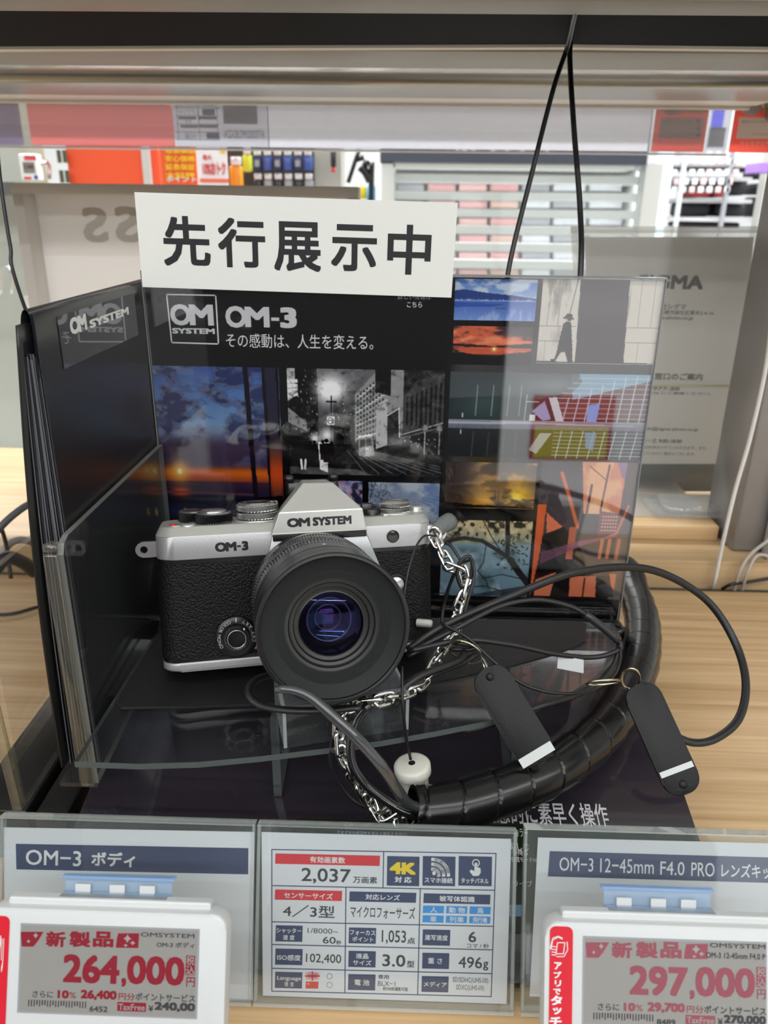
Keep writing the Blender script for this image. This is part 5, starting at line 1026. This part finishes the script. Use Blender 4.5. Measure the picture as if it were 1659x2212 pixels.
chain('security_chain', [d(938, 1160, .392), d(958, 1198, .388), d(975, 1225, .386), d(1000, 1236, .386), d(1003, 1270, .385), d(990, 1310, .384), d(984, 1345, .382), d(968, 1385, .376), d(945, 1415, .371), d(938, 1440, .366), d(918, 1470, .358), d(880, 1495, .348), d(840, 1508, .341), d(806, 1516, .337), d(760, 1528, .336), d(738, 1550, .335), d(733, 1590, .335), d(742, 1635, .335), d(762, 1675, .337), d(785, 1712, .339), d(810, 1742, .341), d(840, 1760, .343), d(880, 1770, .345)], 'silver curb chain hanging from the camera lug and snaking down to the tube', .0056, .3, 1.15)
chain('chain_tail', [d(800, 1730, .335), d(818, 1765, .334), d(850, 1752, .333), d(860, 1776, .334), d(895, 1772, .336)], 'heap of silver chain links bunched at the tube mouth', .0058, .8)
b = MB(); b.tube([d(926, 1150, .393), d(938, 1140, .391), d(950, 1150, .392), d(948, 1172, .392), d(934, 1176, .393), d(926, 1162, .394)], .0012, CHR, 8, .001, closed=True); b.build('split_ring', None, tuple(d(938, 1155, .392)), label='small chrome ring joining the chain to the camera lug', cat='ring')
b = MB(); b.tube([d(940, 1150, .398), d(952, 1138, .403), d(972, 1126, .41)], [.004, .0046, .0048], mat('grey_fabric_sleeve', (98, 103, 100), .8, bump=(500, .8, 'noise')), 14, .002); b.build('grey_sleeve', None, tuple(d(950, 1140, .4)), label='short grey fabric sleeve at the camera right lug', cat='sleeve')

# spiral wrap tube
pts = [d(892, 1752, .334), d(910, 1751, .335), d(1000, 1738, .342), d(1100, 1706, .352), d(1200, 1660, .366), d(1292, 1588, .388), d(1350, 1508, .418), d(1383, 1430, .455), d(1388, 1350, .50), d(1370, 1285, .545), d(1340, 1228, .585), V3(.135, .566, .032), V3(.07, .572, .018), V3(-.02, .565, .0125)]
P_ = spline(pts, .0005); fr = frames(np.array(P_)); cum = [0]
for i in range(1, len(P_)): cum.append(cum[-1]+np.linalg.norm(P_[i]-P_[i-1]))
seg = 56; vs = []; fs = []; pitch = .0175; R0 = .0108; sel = list(range(0, len(P_), 1))
for ii, i in enumerate(sel):
    a, c_ = fr[i]
    for k in range(seg):
        t_ = 2*math.pi*k/seg; ph = ((cum[i]/pitch)+t_/(2*math.pi)) % 1.0
        r_ = R0*(.96+.09*ph) if ph > .06 else R0*.84
        vs.append(P_[i]+r_*(math.cos(t_)*a+math.sin(t_)*c_))
for i in range(len(sel)-1):
    for k in range(seg): k2 = (k+1) % seg; fs.append((i*seg+k, i*seg+k2, (i+1)*seg+k2, (i+1)*seg+k))
n0 = len(vs); inner = []
b = MB(); TB = mat('spiral_tube_black', (15, 15, 16), .24); b.add(vs, fs, TB, True)
vi = []
for i in (0, 40, 80):
    a, c_ = fr[i]
    for k in range(seg): t_ = 2*math.pi*k/seg; vi.append(P_[i]+R0*.86*(math.cos(t_)*a+math.sin(t_)*c_))
fi = [(i*seg+(k+1) % seg, i*seg+k, (i+1)*seg+k, (i+1)*seg+(k+1) % seg) for i in range(2) for k in range(seg)]
b.add(vi, fi, TB, True); b.add(vs[:seg]+vi[:seg], [(k, (k+1) % seg, seg+(k+1) % seg, seg+k) for k in range(seg)], TB); b.build('spiral_tube', None, tuple(P_[0]), label='thick glossy black spiral wrap tube curving over the base and the wood', cat='cable sleeve')
# key rings and tags
def oval(name, c, w, h, rot, dp, r, label, m=None):
    b = MB()
    for k_, off in enumerate((0, .0009)):
        pp = []
        for k in range(20): t_ = 2*math.pi*k/20; x = w/2*math.cos(t_); y = h/2*math.sin(t_); pp.append(d(c[0]+x*math.cos(rot)-y*math.sin(rot), c[1]+x*math.sin(rot)+y*math.cos(rot), dp+.006*math.sin(t_)+off))
        b.tube(pp, r, m or CHR, 8, .001, closed=True)
    return b.build(name, None, tuple(d(*c, dp)), label=label, cat='key ring')
BR = mat('ring_pale_brass', (205, 196, 170), .15, 1.)
oval('key_ring', (1005, 1408), 74, 40, .42, .366, .0006, 'pale metal key ring joining the first tag to the cables', BR)
b = MB(); b.tube([d(1040, 1422, .366), d(1048, 1432, .364), d(1052, 1448, .362), d(1050, 1455, .363), d(1046, 1440, .366)], .0007, CHR, 8, .001, closed=True); b.build('tag_ring', None, tuple(d(1048, 1440, .364)), label='small ring through the hole of the first black tag', cat='ring')
oval('key_ring', (1362, 1466), 38, 44, .3, .352, .0006, 'small round key ring through the top of the second black tag', BR)
oval('key_ring', (1305, 1474), 76, 9, -.08, .357, .0006, 'key ring seen edge-on to the left of the second black tag', BR)
def tagplate(name, quad, dps, label, strip=None, hole=None, rnd_=.0042):
    """quad: the four corners along the long axis start-left, start-right, end-right, end-left"""
    A, B_, C_, D_ = [d(q[0], q[1], z_) for q, z_ in zip(quad, dps)]
    o = (A+B_)/2; e = (C_+D_)/2; V = nrm(e-o); U = nrm((B_-A)-V*np.dot(B_-A, V)); N = nrm(np.cross(V, U))
    if np.dot(N, EYE-o) < 0: N = -N
    Lh = np.linalg.norm(e-o); w_ = (np.linalg.norm(B_-A)+np.linalg.norm(C_-D_))/2; r = w_*.42
    ol = rr(-w_/2, 0, w_/2, Lh, r, 8); M = Matrix([[U[i], V[i], N[i], o[i]] for i in range(3)]+[[0, 0, 0, 1]]); t = thing(name, label, 'tag', tuple((o+e)/2))
    b = MB(); b.prism(ol, -.0011, .0011, mat('tag_black_plastic', (16, 16, 17), .45, spec=.3, bump=(1800, .3, 'noise')), M, .0005, 2); sharp(b.build('tag_body', t))
    b = MB(); b.bx(V3(-w_*.46, Lh*strip[0], .00112), V3(w_*.46, Lh*strip[1], .00122), mat('label_silver', (196, 200, 198), .4), 0, M); b.build('white_label', t)
    b = MB(); b.lathe([(.0019, .0010), (.0019, .00125), (.0001, .00125)], mat('hole_black', (3, 3, 3), .6), 20, M @ Matrix.Translation((0, Lh*hole, 0))); b.build('tag_hole', t)
    return t, M, w_, Lh
tagplate('black_tag', ((1010, 1462), (1084, 1426), (1212, 1632), (1130, 1668)), (.358, .358, .347, .347), 'black plastic tag hanging between the camera and the spiral tube', (.86, .95), .09)
tagplate('black_tag', ((1346, 1496), (1408, 1460), (1520, 1690), (1448, 1740)), (.352, .353, .338, .337), 'black plastic tag lying across the spiral tube with a hole at its lower end', (.76, .81), .915)
# white plug
pc = d(890, 1652, .351); t = thing('white_plug', 'off-white round plastic plug standing at the tube mouth with a wire into it', 'plug', (pc[0], pc[1], .03))
MZ = Matrix.Translation((pc[0], pc[1], pc[2])) @ Matrix.Rotation(math.radians(-7), 4, 'Y'); wp = mat('ivory_plastic', (208, 207, 196), .35)
b = MB(); b.lathe([(.0002, .0010), (.0065, .0010), (.0078, .0006), (.0085, -.0003), (.0085, -.0040), (.0083, -.0044), (.0068, -.0046)], wp, 40, MZ); b.build('plug_flange', t)
b = MB(); b.lathe([(.0068, -.005), (.0066, -.012), (.0058, -.020), (.0002, -.020)], wp, 40, MZ); b.build('plug_body', t)
b = MB(); b.lathe([(.0016, .0011), (.0002, .0012)], STD, 20, MZ); b.build('plug_hole', t)
# hanging cables
cable('hanging_cable', [onz(1244, 22, .3995), ony(1226, 100, .55), ony(1196, 190, .53), ony(1150, 370, .50), ony(1097, 592, .47), ony(1085, 760, .46), V3(.06, .47, .12), V3(.09, .50, .004)], .0015, 'black cable slanting down from the upper shelf to behind the poster')
cable('hanging_cable', [ony(1232, 96, .57)+V3(0, 0, .008), ony(1231, 130, .56), ony(1240, 280, .53), ony(1253, 450, .50), ony(1254, 592, .47), V3(.10, .46, .2), V3(.115, .48, .06), V3(.12, .52, .004)], .0017, 'nearly vertical black cable hanging from the upper shelf right of the slanting one')
cable('left_hanging_cable', [ony(-22, 180, .48), ony(-8, 300, .475), ony(2, 400, .47), ony(22, 530, .465), ony(45, 640, .46), V3(-.200, .465, .12), V3(-.205, .47, .004)], .0011, 'thin black cable hanging at the left picture edge behind the leaflets')
cable('white_flat_cable', [ony(1672, 640, .61), ony(1655, 790, .612), ony(1622, 940, .612), ony(1588, 1060, .61), ony(1562, 1170, .607), ony(1545, 1250, .602), onz(1535, 1276, -.008)], .0018, 'white cable running down behind the shelf in front of the grey post', mat('cable_white', (214, 212, 208), .4), flat=.8)
for k, (x, lab) in enumerate(((1585, 'pale grey cable curving up at the right edge beside the slotted plate'), (1602, 'second pale grey cable at the right edge below the first one'))):
    cable('grey_cable', [onz(x, 1278, -.006), ony(x+12, 1238, .60), ony(x+34, 1200, .604), ony(1662+k*8, 1165+k*40, .606)], .0015, lab, mat('cable_grey', (178, 172, 166), .45))
cable('black_edge_cable', [onz(1560, 1272, -.003), ony(1580, 1262, .60), ony(1610, 1258, .604), ony(1668, 1248, .606)], .0014, 'short black cable crossing the base of the grey post')
cable('left_grey_hose', [ony(-10, 1215, .55), ony(25, 1172, .56), ony(60, 1168, .57), ony(85, 1182, .58)], .003, 'grey cable arching at the left edge behind the leaflets', mat('hose_grey', (128, 124, 120), .45))
cable('left_black_hose', [ony(-15, 1235, .5), ony(15, 1205, .51), ony(50, 1215, .52), ony(75, 1235, .53)], .0052, 'thick black cable lying at the left edge behind the leaflets')
cable('left_black_hose', [ony(-10, 1150, .52), ony(20, 1120, .53), ony(48, 1098, .54), ony(70, 1085, .55)], .0028, 'slanting dark cable above the thick one at the left edge', mat('hose_dark', (74, 74, 80), .45))
cable('left_floor_cable', [onz(-20, 1328, .003), onz(30, 1325, .003), onz(85, 1310, .003), onz(130, 1300, .003)], .0014, 'thin black cable lying on the wood behind the clear side sheet')
b = MB(); b.tube([ony(3, 1140, .55), ony(14, 1180, .55), ony(24, 1250, .54)], .0016, BLKR, 8, .003); b.build('left_upright_wire', None, tuple(ony(14, 1180, .55)), label='short upright black wire at the left edge', cat='wire')

# ------------------------------------------------------------------ price cards in clear holders
LEAN = math.radians(21.5); UV_ = V3(0, math.sin(LEAN), math.cos(LEAN))
CP = Plane((0, .2150, 0), (1, 0, 0), UV_, 3e-5)
CN = CP.N
hc = clear('holder_clear', (.95, .97, .965), haze=.03, ior=1.5); he = clear('holder_edge', (.96, .98, .975), haze=.3, hazecol=(225, 230, 228))
def cw(p, lift=0.): return CP.pt(*CP.uv(*p), lift)
def holder(name, label, box, cardq, yoff=0.):
    x0, x1, v1 = box; t = thing(name, label, 'card holder', tuple(CP.pt((x0+x1)/2, 0)))
    M = Matrix([[CP.U[i], CP.V[i], CP.N[i], CP.o[i]] for i in range(3)]+[[0, 0, 0, 1]])
    b = MB(); b.bx(V3(x0, .002, .0012), V3(x1, v1, .0026), hc, 0, M); b.build('front_sheet', t)
    b = MB(); b.bx(V3(x0, .002, -.0030), V3(x1, v1, -.0016), hc, 0, M); b.build('back_sheet', t)
    b = MB(); b.bx(V3(x0, .002, -.0016), V3(x0+.0012, v1, .0012), he, 0, M); b.bx(V3(x1-.0012, .002, -.0016), V3(x1, v1, .0012), he, 0, M); b.bx(V3(x0, .0005, -.003), V3(x1, .002, .0026), he, 0, M); b.bx(V3(x0, v1-.0006, -.003), V3(x1, v1, .0026), he, 0, M); b.build('cut_edge', t)
    return t
uA, uB = CP.uv(4, 1764), CP.uv(553, 1776); uC, uD = CP.uv(558, 1776), CP.uv(1116, 1793); uE = CP.uv(1132, 1786)
holder('card_holder', 'clear acrylic card holder at the lower left behind the first price tag', (uA[0], uB[0], uB[1]), None)
holder('card_holder', 'clear acrylic card holder in the middle holding the specification table', (uC[0], uD[0], uD[1]), None)
holder('card_holder', 'clear acrylic card holder at the lower right behind the second price tag', (uE[0], uE[0]+.105, uE[1]+.0005), None)
def cardsheet(name, quad, label):
    b = MB(); q = [cw(p, .0002) for p in quad]; r = [cw(p, -.0001) for p in quad]
    b.add(q+r, [(3, 2, 1, 0), (4, 5, 6, 7), (0, 1, 5, 4), (1, 2, 6, 5), (2, 3, 7, 6), (3, 0, 4, 7)], mat('card_paper', (212, 212, 218), .6)); return b.build(name, None, tuple(cw(quad[3])), label=label, cat='card')
CT = Plane(CP.pt(0, 0, .0002), CP.U, CP.V, 3e-5)
k = cardsheet('product_card', ((8, 1787), (550, 1797), (546, 2160), (12, 2160)), 'white product name card with navy band reading body in the left holder')
b = MB(); cx = lambda x: x/2.9625; cy = lambda y: 1750+y/2.9625
CT.poly(b, INKN, [(cx(101), cy(215)), (cx(1590), cy(243)), (cx(1588), cy(411)), (cx(105), cy(379))], 1)
IW2 = mat('card_white_ink', (216, 216, 218), .5)
CT.text(b, IW2, 'OM−3', cx(165), cy(257), cx(520), cy(355), .012, rot=.0); CT.text(b, IW2, 'ボディ', cx(585), cy(268), cx(865), cy(362), .03); b.build('lettering', k)
k = cardsheet('specification_table', ((565, 1797), (1104, 1812), (1094, 2168), (568, 2150)), 'white specification card with navy ruled table and red headings in the middle holder')
mx = lambda x: 540+x/2.8603; my = lambda y: 1750+y/2.8603
bl = MB(); IB = mat('spec_ink', (44, 44, 52), .5); LBK = mat('light_blue_ink', (40, 140, 215), .5)
def ln(*p): CT.line(bl, INKN, [(mx(x), my(y)) for x, y in p], .00042, 1)
ln((135, 243), (1520, 268), (1490, 1152), (135, 1118), (135, 243)); ln((135, 466), (1508, 495)); ln((135, 690), (1500, 718)); ln((135, 830), (1496, 863)); ln((135, 977), (1492, 1010)); ln((826, 258), (822, 478)); ln((593, 478), (586, 1128)); ln((1052, 488), (1036, 1142))
def R_(m_, x0, y0, x1, y1, s=.022):
    dx = (x1-x0)/2*s; CT.poly(bl, m_, [(mx(x0), my(y0-dx)), (mx(x1), my(y0+dx)), (mx(x1-3), my(y1+dx)), (mx(x0-3), my(y1-dx))], 2)
def T_(m_, tx, x0, y0, x1, y1, bold=.015): CT.text(bl, m_, tx, mx(x0), my(y0), mx(x1), my(y1), bold, 3)
R_(INKR, 158, 274, 804, 338); T_(IW2, '有効画素数', 370, 287, 588, 327, .02); T_(IB, '2,037', 318, 360, 622, 455, .012); T_(IB, '万画素', 636, 410, 786, 452, .015)
for (x0, x1) in ((848, 1048), (1068, 1270), (1290, 1496)): R_(INKN, x0, 285, x1, 468)
T_(mat('gold_ink', (230, 200, 30), .4), '4K', 864, 322, 1026, 396, .06); T_(IW2, '対 応', 894, 410, 998, 448, .03); T_(IW2, 'スマホ接続', 1078, 416, 1252, 450, .02); T_(IW2, 'タッチパネル', 1304, 420, 1474, 453, .02)
CT.disc(bl, IW2, mx(1126), my(376), mx(1148), my(402), 3)
for r_ in (36, 66, 96):
    vs = []; 
    for k_ in range(9): a = k_/8*math.pi/2; vs.append((mx(1130+r_*math.sin(a)), my(400-r_*math.cos(a))))
    CT.line(bl, IW2, vs, .0013, 3)
CT.disc(bl, IW2, mx(1372), my(302), mx(1420), my(350), 3, .75); CT.poly(bl, IW2, [(mx(a), my(c_)) for a, c_ in ((1388, 325), (1404, 325), (1406, 352), (1424, 358), (1426, 385), (1412, 406), (1378, 406), (1356, 378), (1366, 366), (1386, 376))], 3)
R_(INKR, 156, 494, 570, 557); T_(IW2, 'センサーサイズ', 210, 510, 512, 546, .02); T_(IB, '4／3型', 204, 586, 524, 664, .012)
R_(INKN, 616, 506, 1028, 568); T_(IW2, '対応レンズ', 714, 520, 926, 556, .02); T_(IB, 'マイクロフォーサーズ', 620, 594, 1020, 668, .01)
R_(INKN, 1074, 518, 1486, 578); T_(IW2, '被写体認識', 1170, 530, 1388, 566, .02)
for i, (a, c_) in enumerate((('人', '車'), ('動 物', '列車'), ('鳥', '飛行機'))):
    x0 = 1070+i*144; R_(LBK, x0, 590+i*3, x0+130, 636+i*3); R_(LBK, x0-2, 650+i*3, x0+128, 694+i*3); w_ = 20 if len(a) == 1 else 50; T_(IW2, a, x0+65-w_, 596+i*3, x0+65+w_, 632+i*3, .015); w_ = 20 if len(c_) == 1 else 44; T_(IW2, c_, x0+63-w_, 655+i*3, x0+63+w_, 690+i*3, .015)
for (x0, y0, x1, y1) in ((160, 712, 326, 812), (612, 726, 780, 824), (1068, 738, 1238, 836), (158, 856, 326, 956), (610, 870, 778, 970), (1066, 882, 1232, 980), (156, 1000, 324, 1100), (608, 1014, 776, 1112), (1062, 1026, 1228, 1124)): R_(INKN, x0, y0, x1, y1)
T_(IW2, 'シャッター', 164, 728, 318, 760, .015); T_(IW2, '速 度', 204, 770, 276, 802); T_(IB, '1/8000~', 356, 730, 544, 762, .0); T_(IB, '60', 450, 782, 530, 824, .01); T_(IB, '秒', 532, 804, 564, 830, .02)
T_(IW2, 'フォーカス', 618, 740, 774, 772, .015); T_(IW2, 'ポイント', 632, 782, 762, 812); T_(IB, '1,053', 814, 742, 964, 828, .01); T_(IB, '点', 972, 786, 1020, 826, .02)
T_(IW2, '連写速度', 1080, 770, 1222, 804); T_(IB, '6', 1350, 750, 1398, 816, .015); T_(IB, 'コマ / 秒', 1340, 824, 1476, 852, .01)
T_(IW2, 'ISO感度', 168, 892, 314, 928); T_(IB, '102,400', 346, 888, 564, 950, .008); T_(IW2, '液晶', 654, 884, 732, 918); T_(IW2, 'サイズ', 636, 926, 750, 958); T_(IB, '3.0', 818, 892, 960, 966, .015); T_(IB, '型', 970, 930, 1016, 970, .02)
T_(IW2, '重 さ', 1100, 912, 1188, 948); T_(IB, '496', 1288, 906, 1434, 976, .01); T_(IB, 'g', 1440, 936, 1472, 990, .015)
T_(IW2, 'Language', 168, 1026, 316, 1056, .01); T_(IW2, '语 言', 212, 1060, 272, 1088, .01); T_(IW2, '電 池', 646, 1046, 738, 1082); T_(IB, '専用', 792, 1016, 858, 1044, .01); T_(IB, 'BLX−1', 790, 1056, 898, 1086, .0); T_(IB, '約590枚撮影可能', 822, 1092, 976, 1116, .01)
T_(IW2, 'メディア', 1074, 1060, 1216, 1092); T_(IB, 'SD/SDHC(UHS-I/II)', 1252, 1034, 1472, 1074, -.002); T_(IB, 'SDXC(UHS-I/II)', 1274, 1080, 1446, 1120, -.002)
R_(mat('flag_blue', (50, 60, 120), .5), 346, 1002, 426, 1046); fl = INKR
CT.line(bl, IW2, [(mx(348), my(1004)), (mx(424), my(1044))], .0009, 3); CT.line(bl, IW2, [(mx(424), my(1006)), (mx(348), my(1044))], .0009, 3); CT.line(bl, IW2, [(mx(386), my(1003)), (mx(386), my(1045))], .0016, 3); CT.line(bl, IW2, [(mx(347), my(1024)), (mx(425), my(1024))], .0016, 3)
CT.line(bl, fl, [(mx(386), my(1003)), (mx(386), my(1045))], .0009, 4); CT.line(bl, fl, [(mx(347), my(1024)), (mx(425), my(1024))], .0009, 4); CT.line(bl, fl, [(mx(348), my(1004)), (mx(424), my(1044))], .0003, 4); CT.line(bl, fl, [(mx(424), my(1006)), (mx(348), my(1044))], .0003, 4)
R_(fl, 346, 1058, 424, 1102); T_(mat('gold_ink2', (230, 190, 40), .5), '★', 352, 1062, 370, 1080, 0)
for y in (1026, 1080): CT.disc(bl, IB, mx(474), my(y-18), mx(510), my(y+18), 3, .86)
bl.build('lettering', k)
k = cardsheet('product_card', ((1162, 1809), (1680, 1822), (1680, 2152), (1144, 2152)), 'white product name card with navy band naming the lens kit in the right holder')
b = MB(); rx = lambda x: 1080+x/2.8653; ry = lambda y: 1720+y/2.8653
CT.poly(b, mat('navy_ink_soft', (66, 74, 106), .5), [(rx(308), ry(339)), (rx(1720), ry(380)), (rx(1720), ry(538)), (rx(296), ry(496))], 1)
CT.text(b, IW2, 'OM−3', rx(368), ry(380), rx(578), ry(464), .004); CT.text(b, IW2, '12−45mm', rx(620), ry(388), rx(952), ry(476), .004); CT.text(b, IW2, 'F4.0', rx(992), ry(404), rx(1142), ry(488), .004); CT.text(b, IW2, 'PRO', rx(1184), ry(410), rx(1328), ry(496), .004); CT.text(b, IW2, 'レンズキット', rx(1370), ry(420), rx(1740), ry(508), .015)
b.build('lettering', k)

# ------------------------------------------------------------------ electronic price tags
def pricetag(side, label, quad, dpt, lean, screen, items, clip, strip_=None):
    """quad picture corners of the front face; a lean-back face at depth dpt"""
    V = V3(0, math.sin(lean), math.cos(lean)); c0 = d((quad[0]+quad[2])/2, (quad[1]+quad[3])/2, dpt); P = Plane(c0, (1, 0, 0), V, 6e-5)
    a = P.uv(quad[0], (quad[1]+quad[3])/2)[0]; b_ = P.uv(quad[2], (quad[1]+quad[3])/2)[0]; z1 = P.uv((quad[0]+quad[2])/2, quad[1])[1]; z0 = P.uv((quad[0]+quad[2])/2, quad[3])[1]
    M = Matrix([[P.U[i], P.V[i], P.N[i], P.o[i]] for i in range(3)]+[[0, 0, 0, 1]])
    t = thing('electronic_price_tag', label, 'price tag', tuple(P.pt((a+b_)/2, z0)))
    b = MB(); b.prism(rr(a, z0, b_, z1, .0055, 6), -.0085, 0, mat('tag_white', (206, 209, 209), .38), M, .0012, 3); sharp(b.build('tag_housing', t))
    b = MB(); b.prism(rr(a+.0065, z1-.004, b_-.0065, z1+.0022, .001, 3), -.008, -.0035, MATS['tag_white'], M, .0006); b.build('tag_back_rim', t)
    x0, y0, x1, y1 = screen; ul, ur = P.uv(x0, (y0+y1)/2)[0], P.uv(x1, (y0+y1)/2)[0]; vt, vb = P.uv((x0+x1)/2, y0)[1], P.uv((x0+x1)/2, y1)[1]
    b = MB(); b.bx(V3(ul-.0006, vb-.0006, .00002), V3(ur+.0006, vt+.0006, .00025), mat('screen_bezel', (150, 152, 158), .3), 0, M); b.bx(V3(ul, vb, .0002), V3(ur, vt, .0003), mat('epaper', (142, 140, 136), .35), 0, M); sc = b.build('screen', t)
    b = MB(); P2 = Plane(P.pt(0, 0, .0003), P.U, P.V, 5e-5)
    for it in items:
        kind, m_ = it[0], it[1]
        if kind == 't': P2.text(b, m_, it[2], it[3], it[4], it[5], it[6], it[7], 2+(it[8] if len(it) > 8 else 0))
        elif kind == 'r': P2.rect(b, m_, *it[2:6], 1)
        elif kind == 'p': P2.poly(b, m_, it[2], 1)
    b.build('lettering', sc)
    if strip_:
        sx0, sy0, sx1, sy1, up_ = strip_
        u0, u1 = P.uv(sx0, (sy0+sy1)/2)[0], P.uv(sx1, (sy0+sy1)/2)[0]; w1, w0 = P.uv(sx0, sy0)[1], z0
        b = MB(); b.prism(rr(u0, w0-.0005, u1, w1, .002, 4), .00005, .0002, mat('tag_red_strip', (208, 30, 48), .4), M); s_ = b.build('red_strip', t)
        b = MB(); P3 = Plane(P.pt(0, 0, .0002), P.U, P.V, 5e-5)
        for tx, q in up_: P3.text(b, INKW, tx, *q, .04)
        if side == 'right':
            P3.line(b, INKW, [(1204, 2036), (1220, 2036), (1217, 2060), (1201, 2060)], .0003, 2, True); P3.line(b, INKW, [(1225, 2035), (1226, 2052), (1218, 2066), (1203, 2066)], .0003, 2)
            for r_ in (1, 2): P3.line(b, INKW, [(1192-r_*2, 2052-r_*2), (1194, 2034-r_*4), (1206, 2026-r_*2), (1214, 2030-r_*2)], .0003, 2)
            for y in (2044, 2050, 2056, 2062): P3.line(b, INKW, [(1192, y), (1200, y+1)], .0003, 2)
        b.build('lettering', s_)
    # blue clip
    (cx0, cy0, cx1, cy1) = clip; cb = clear('clip_blue', (.84, .91, .99), ior=1.5, haze=.25, hazecol=(190, 214, 240)); cb2 = clear('clip_blue_deep', (.7, .82, .96), haze=.4, hazecol=(176, 206, 238))
    u0, u1 = P.uv(cx0, cy1)[0], P.uv(cx1, cy1)[0]; vt = P.uv(cx0, cy0)[1]-.0028
    b = MB(); b.bx(V3(u0, z1-.002, -.0115), V3(u1, vt, -.0105), cb, 0, M); b.bx(V3(u0-.001, vt-.001, -.013), V3(u1+.001, vt, -.0095), cb2, .0002, M); b.bx(V3(u0, z1+.0005, -.0095), V3(u1, z1+.0022, -.0045), cb, .0003, M)
    for f in (.18, .5, .78): b.bx(V3(u0+(u1-u0)*(f-.07), z1+.0015, -.0100), V3(u0+(u1-u0)*(f+.07), z1+.0048, -.0092), MATS['tag_white'], 0, M)
    b.build('mounting_clip', t, label='translucent blue clip')
    return t, P, M
RD = mat('epaper_red', (130, 20, 38), .5); RD2 = mat('epaper_red_pale', (142, 72, 84), .5); DK = mat('epaper_black', (54, 56, 60), .5); EP = mat('epaper_light', (150, 148, 145), .4)
lx = lambda x: x/2.9625; ly = lambda y: 1750+y/2.9625
def tagitems(fx, fy, R, price, pts, tot, sub, full, code):
    X = lambda a: fx(a); 
    it = [('p', R, [(X(0), fy(10)), (X(146), fy(10)), (X(110), fy(70)), (X(80), fy(106)), (X(6), fy(104))]), ('t', EP, '✦', X(80), fy(14), X(112), fy(52), 0.), ('t', EP, '✦', X(38), fy(58), X(62), fy(84), 0.),
          ('t', R, '新', X(162), fy(8), X(288), fy(106), .04), ('t', R, '製', X(312), fy(8), X(446), fy(108), .04), ('t', R, '品', X(462), fy(8), X(594), fy(108), .045), ('p', R, [(X(624), fy(20)), (X(758), fy(20)), (X(752), fy(114)), (X(608), fy(112)), (X(616), fy(50))]), ('t', EP, '✦', X(658), fy(26), X(708), fy(80), 0.), ('t', EP, '✦', X(700), fy(66), X(734), fy(96), 0.), ('t', EP, '✦', X(658), fy(86), X(686), fy(108), 0.),
          ('t', DK, 'OMSYSTEM', X(768), fy(18), X(1112), fy(46), .01), ('t', DK, sub, X(full), fy(76), X(1112), fy(112), .015),
          ('t', R, price[:3], X(272), fy(158), X(632), fy(340), .035), ('t', R, ',', X(644), fy(306), X(674), fy(362), .035), ('t', R, price[4:], X(680), fy(166), X(1048), fy(350), .035),
          ('r', R, X(1056), fy(162), X(1114), fy(288)), ('t', EP, '税', X(1060), fy(164), X(1112), fy(222), .01), ('t', EP, '込', X(1060), fy(226), X(1112), fy(284), .01), ('t', R, '円', X(1060), fy(300), X(1114), fy(362), .01),
          ('t', DK, 'さらに', X(76), fy(388), X(208), fy(430), .01), ('t', R, '10', X(236), fy(384), X(308), fy(436), .05), ('t', R, '%', X(312), fy(396), X(354), fy(436), .0), ('t', R, pts, X(384), fy(384), X(614), fy(448), .05), ('t', R, '円分', X(626), fy(402), X(730), fy(448), .01), ('t', DK, 'ポイントサービス', X(734), fy(406), X(1116), fy(454), .015),
          ('t', DK, '|||I|II||I||II|||II|||', X(48), fy(450), X(418), fy(492), .012), ('t', DK, code, X(440), fy(486), X(556), fy(522), .02), ('r', R, X(618), fy(462), X(802), fy(520)), ('t', EP, 'TaxFree', X(626), fy(472), X(794), fy(512), .01), ('t', DK, '¥', X(818), fy(480), X(848), fy(520), .02), ('t', DK, tot, X(856), fy(462), X(1116), fy(522), .05)]
    return it
itL = tagitems(lambda a: lx(133+a), lambda a: ly(768+a), RD, '264,000', '26,400', '240,00', 'OM-3 ボディ', 870, '6452')
pricetag('left', 'white electronic price tag at the lower left showing 264,000', (-40, 1968, 486, 2262), .264, math.radians(24), (45, 2004, 425, 2190), itL, (112, 1900, 352, 1944), (-60, 1976, 16, 2260, [('アプリ', (-14, 2020, 8, 2100))]))
itR = tagitems(lambda a: rx(530+a), lambda a: ry(894+a), RD2, '297,000', '29,700', '270,000', 'OM-3 12-45mm F4.0 P', 745, '8489')
pricetag('right', 'white electronic price tag at the lower right showing 297,000', (1176, 2000, 1740, 2290), .264, math.radians(24), (1262, 2032, 1652, 2216), itR, (1322, 1925, 1562, 1968), (1186, 2000, 1236, 2290, [('ア', (1197, 2078, 1213, 2094)), ('プ', (1196, 2098, 1212, 2113)), ('リ', (1198, 2117, 1212, 2131)), ('で', (1195, 2135, 1211, 2148)), ('タ', (1190, 2150, 1214, 2171)), ('ッ', (1194, 2176, 1213, 2191)), ('チ', (1187, 2196, 1213, 2218))]))
# ------------------------------------------------------------------ tidy up
for o in list(D.objects):
    if '_o' in o: del o['_o']
    if o.type == 'EMPTY' and not o.children: D.objects.remove(o)
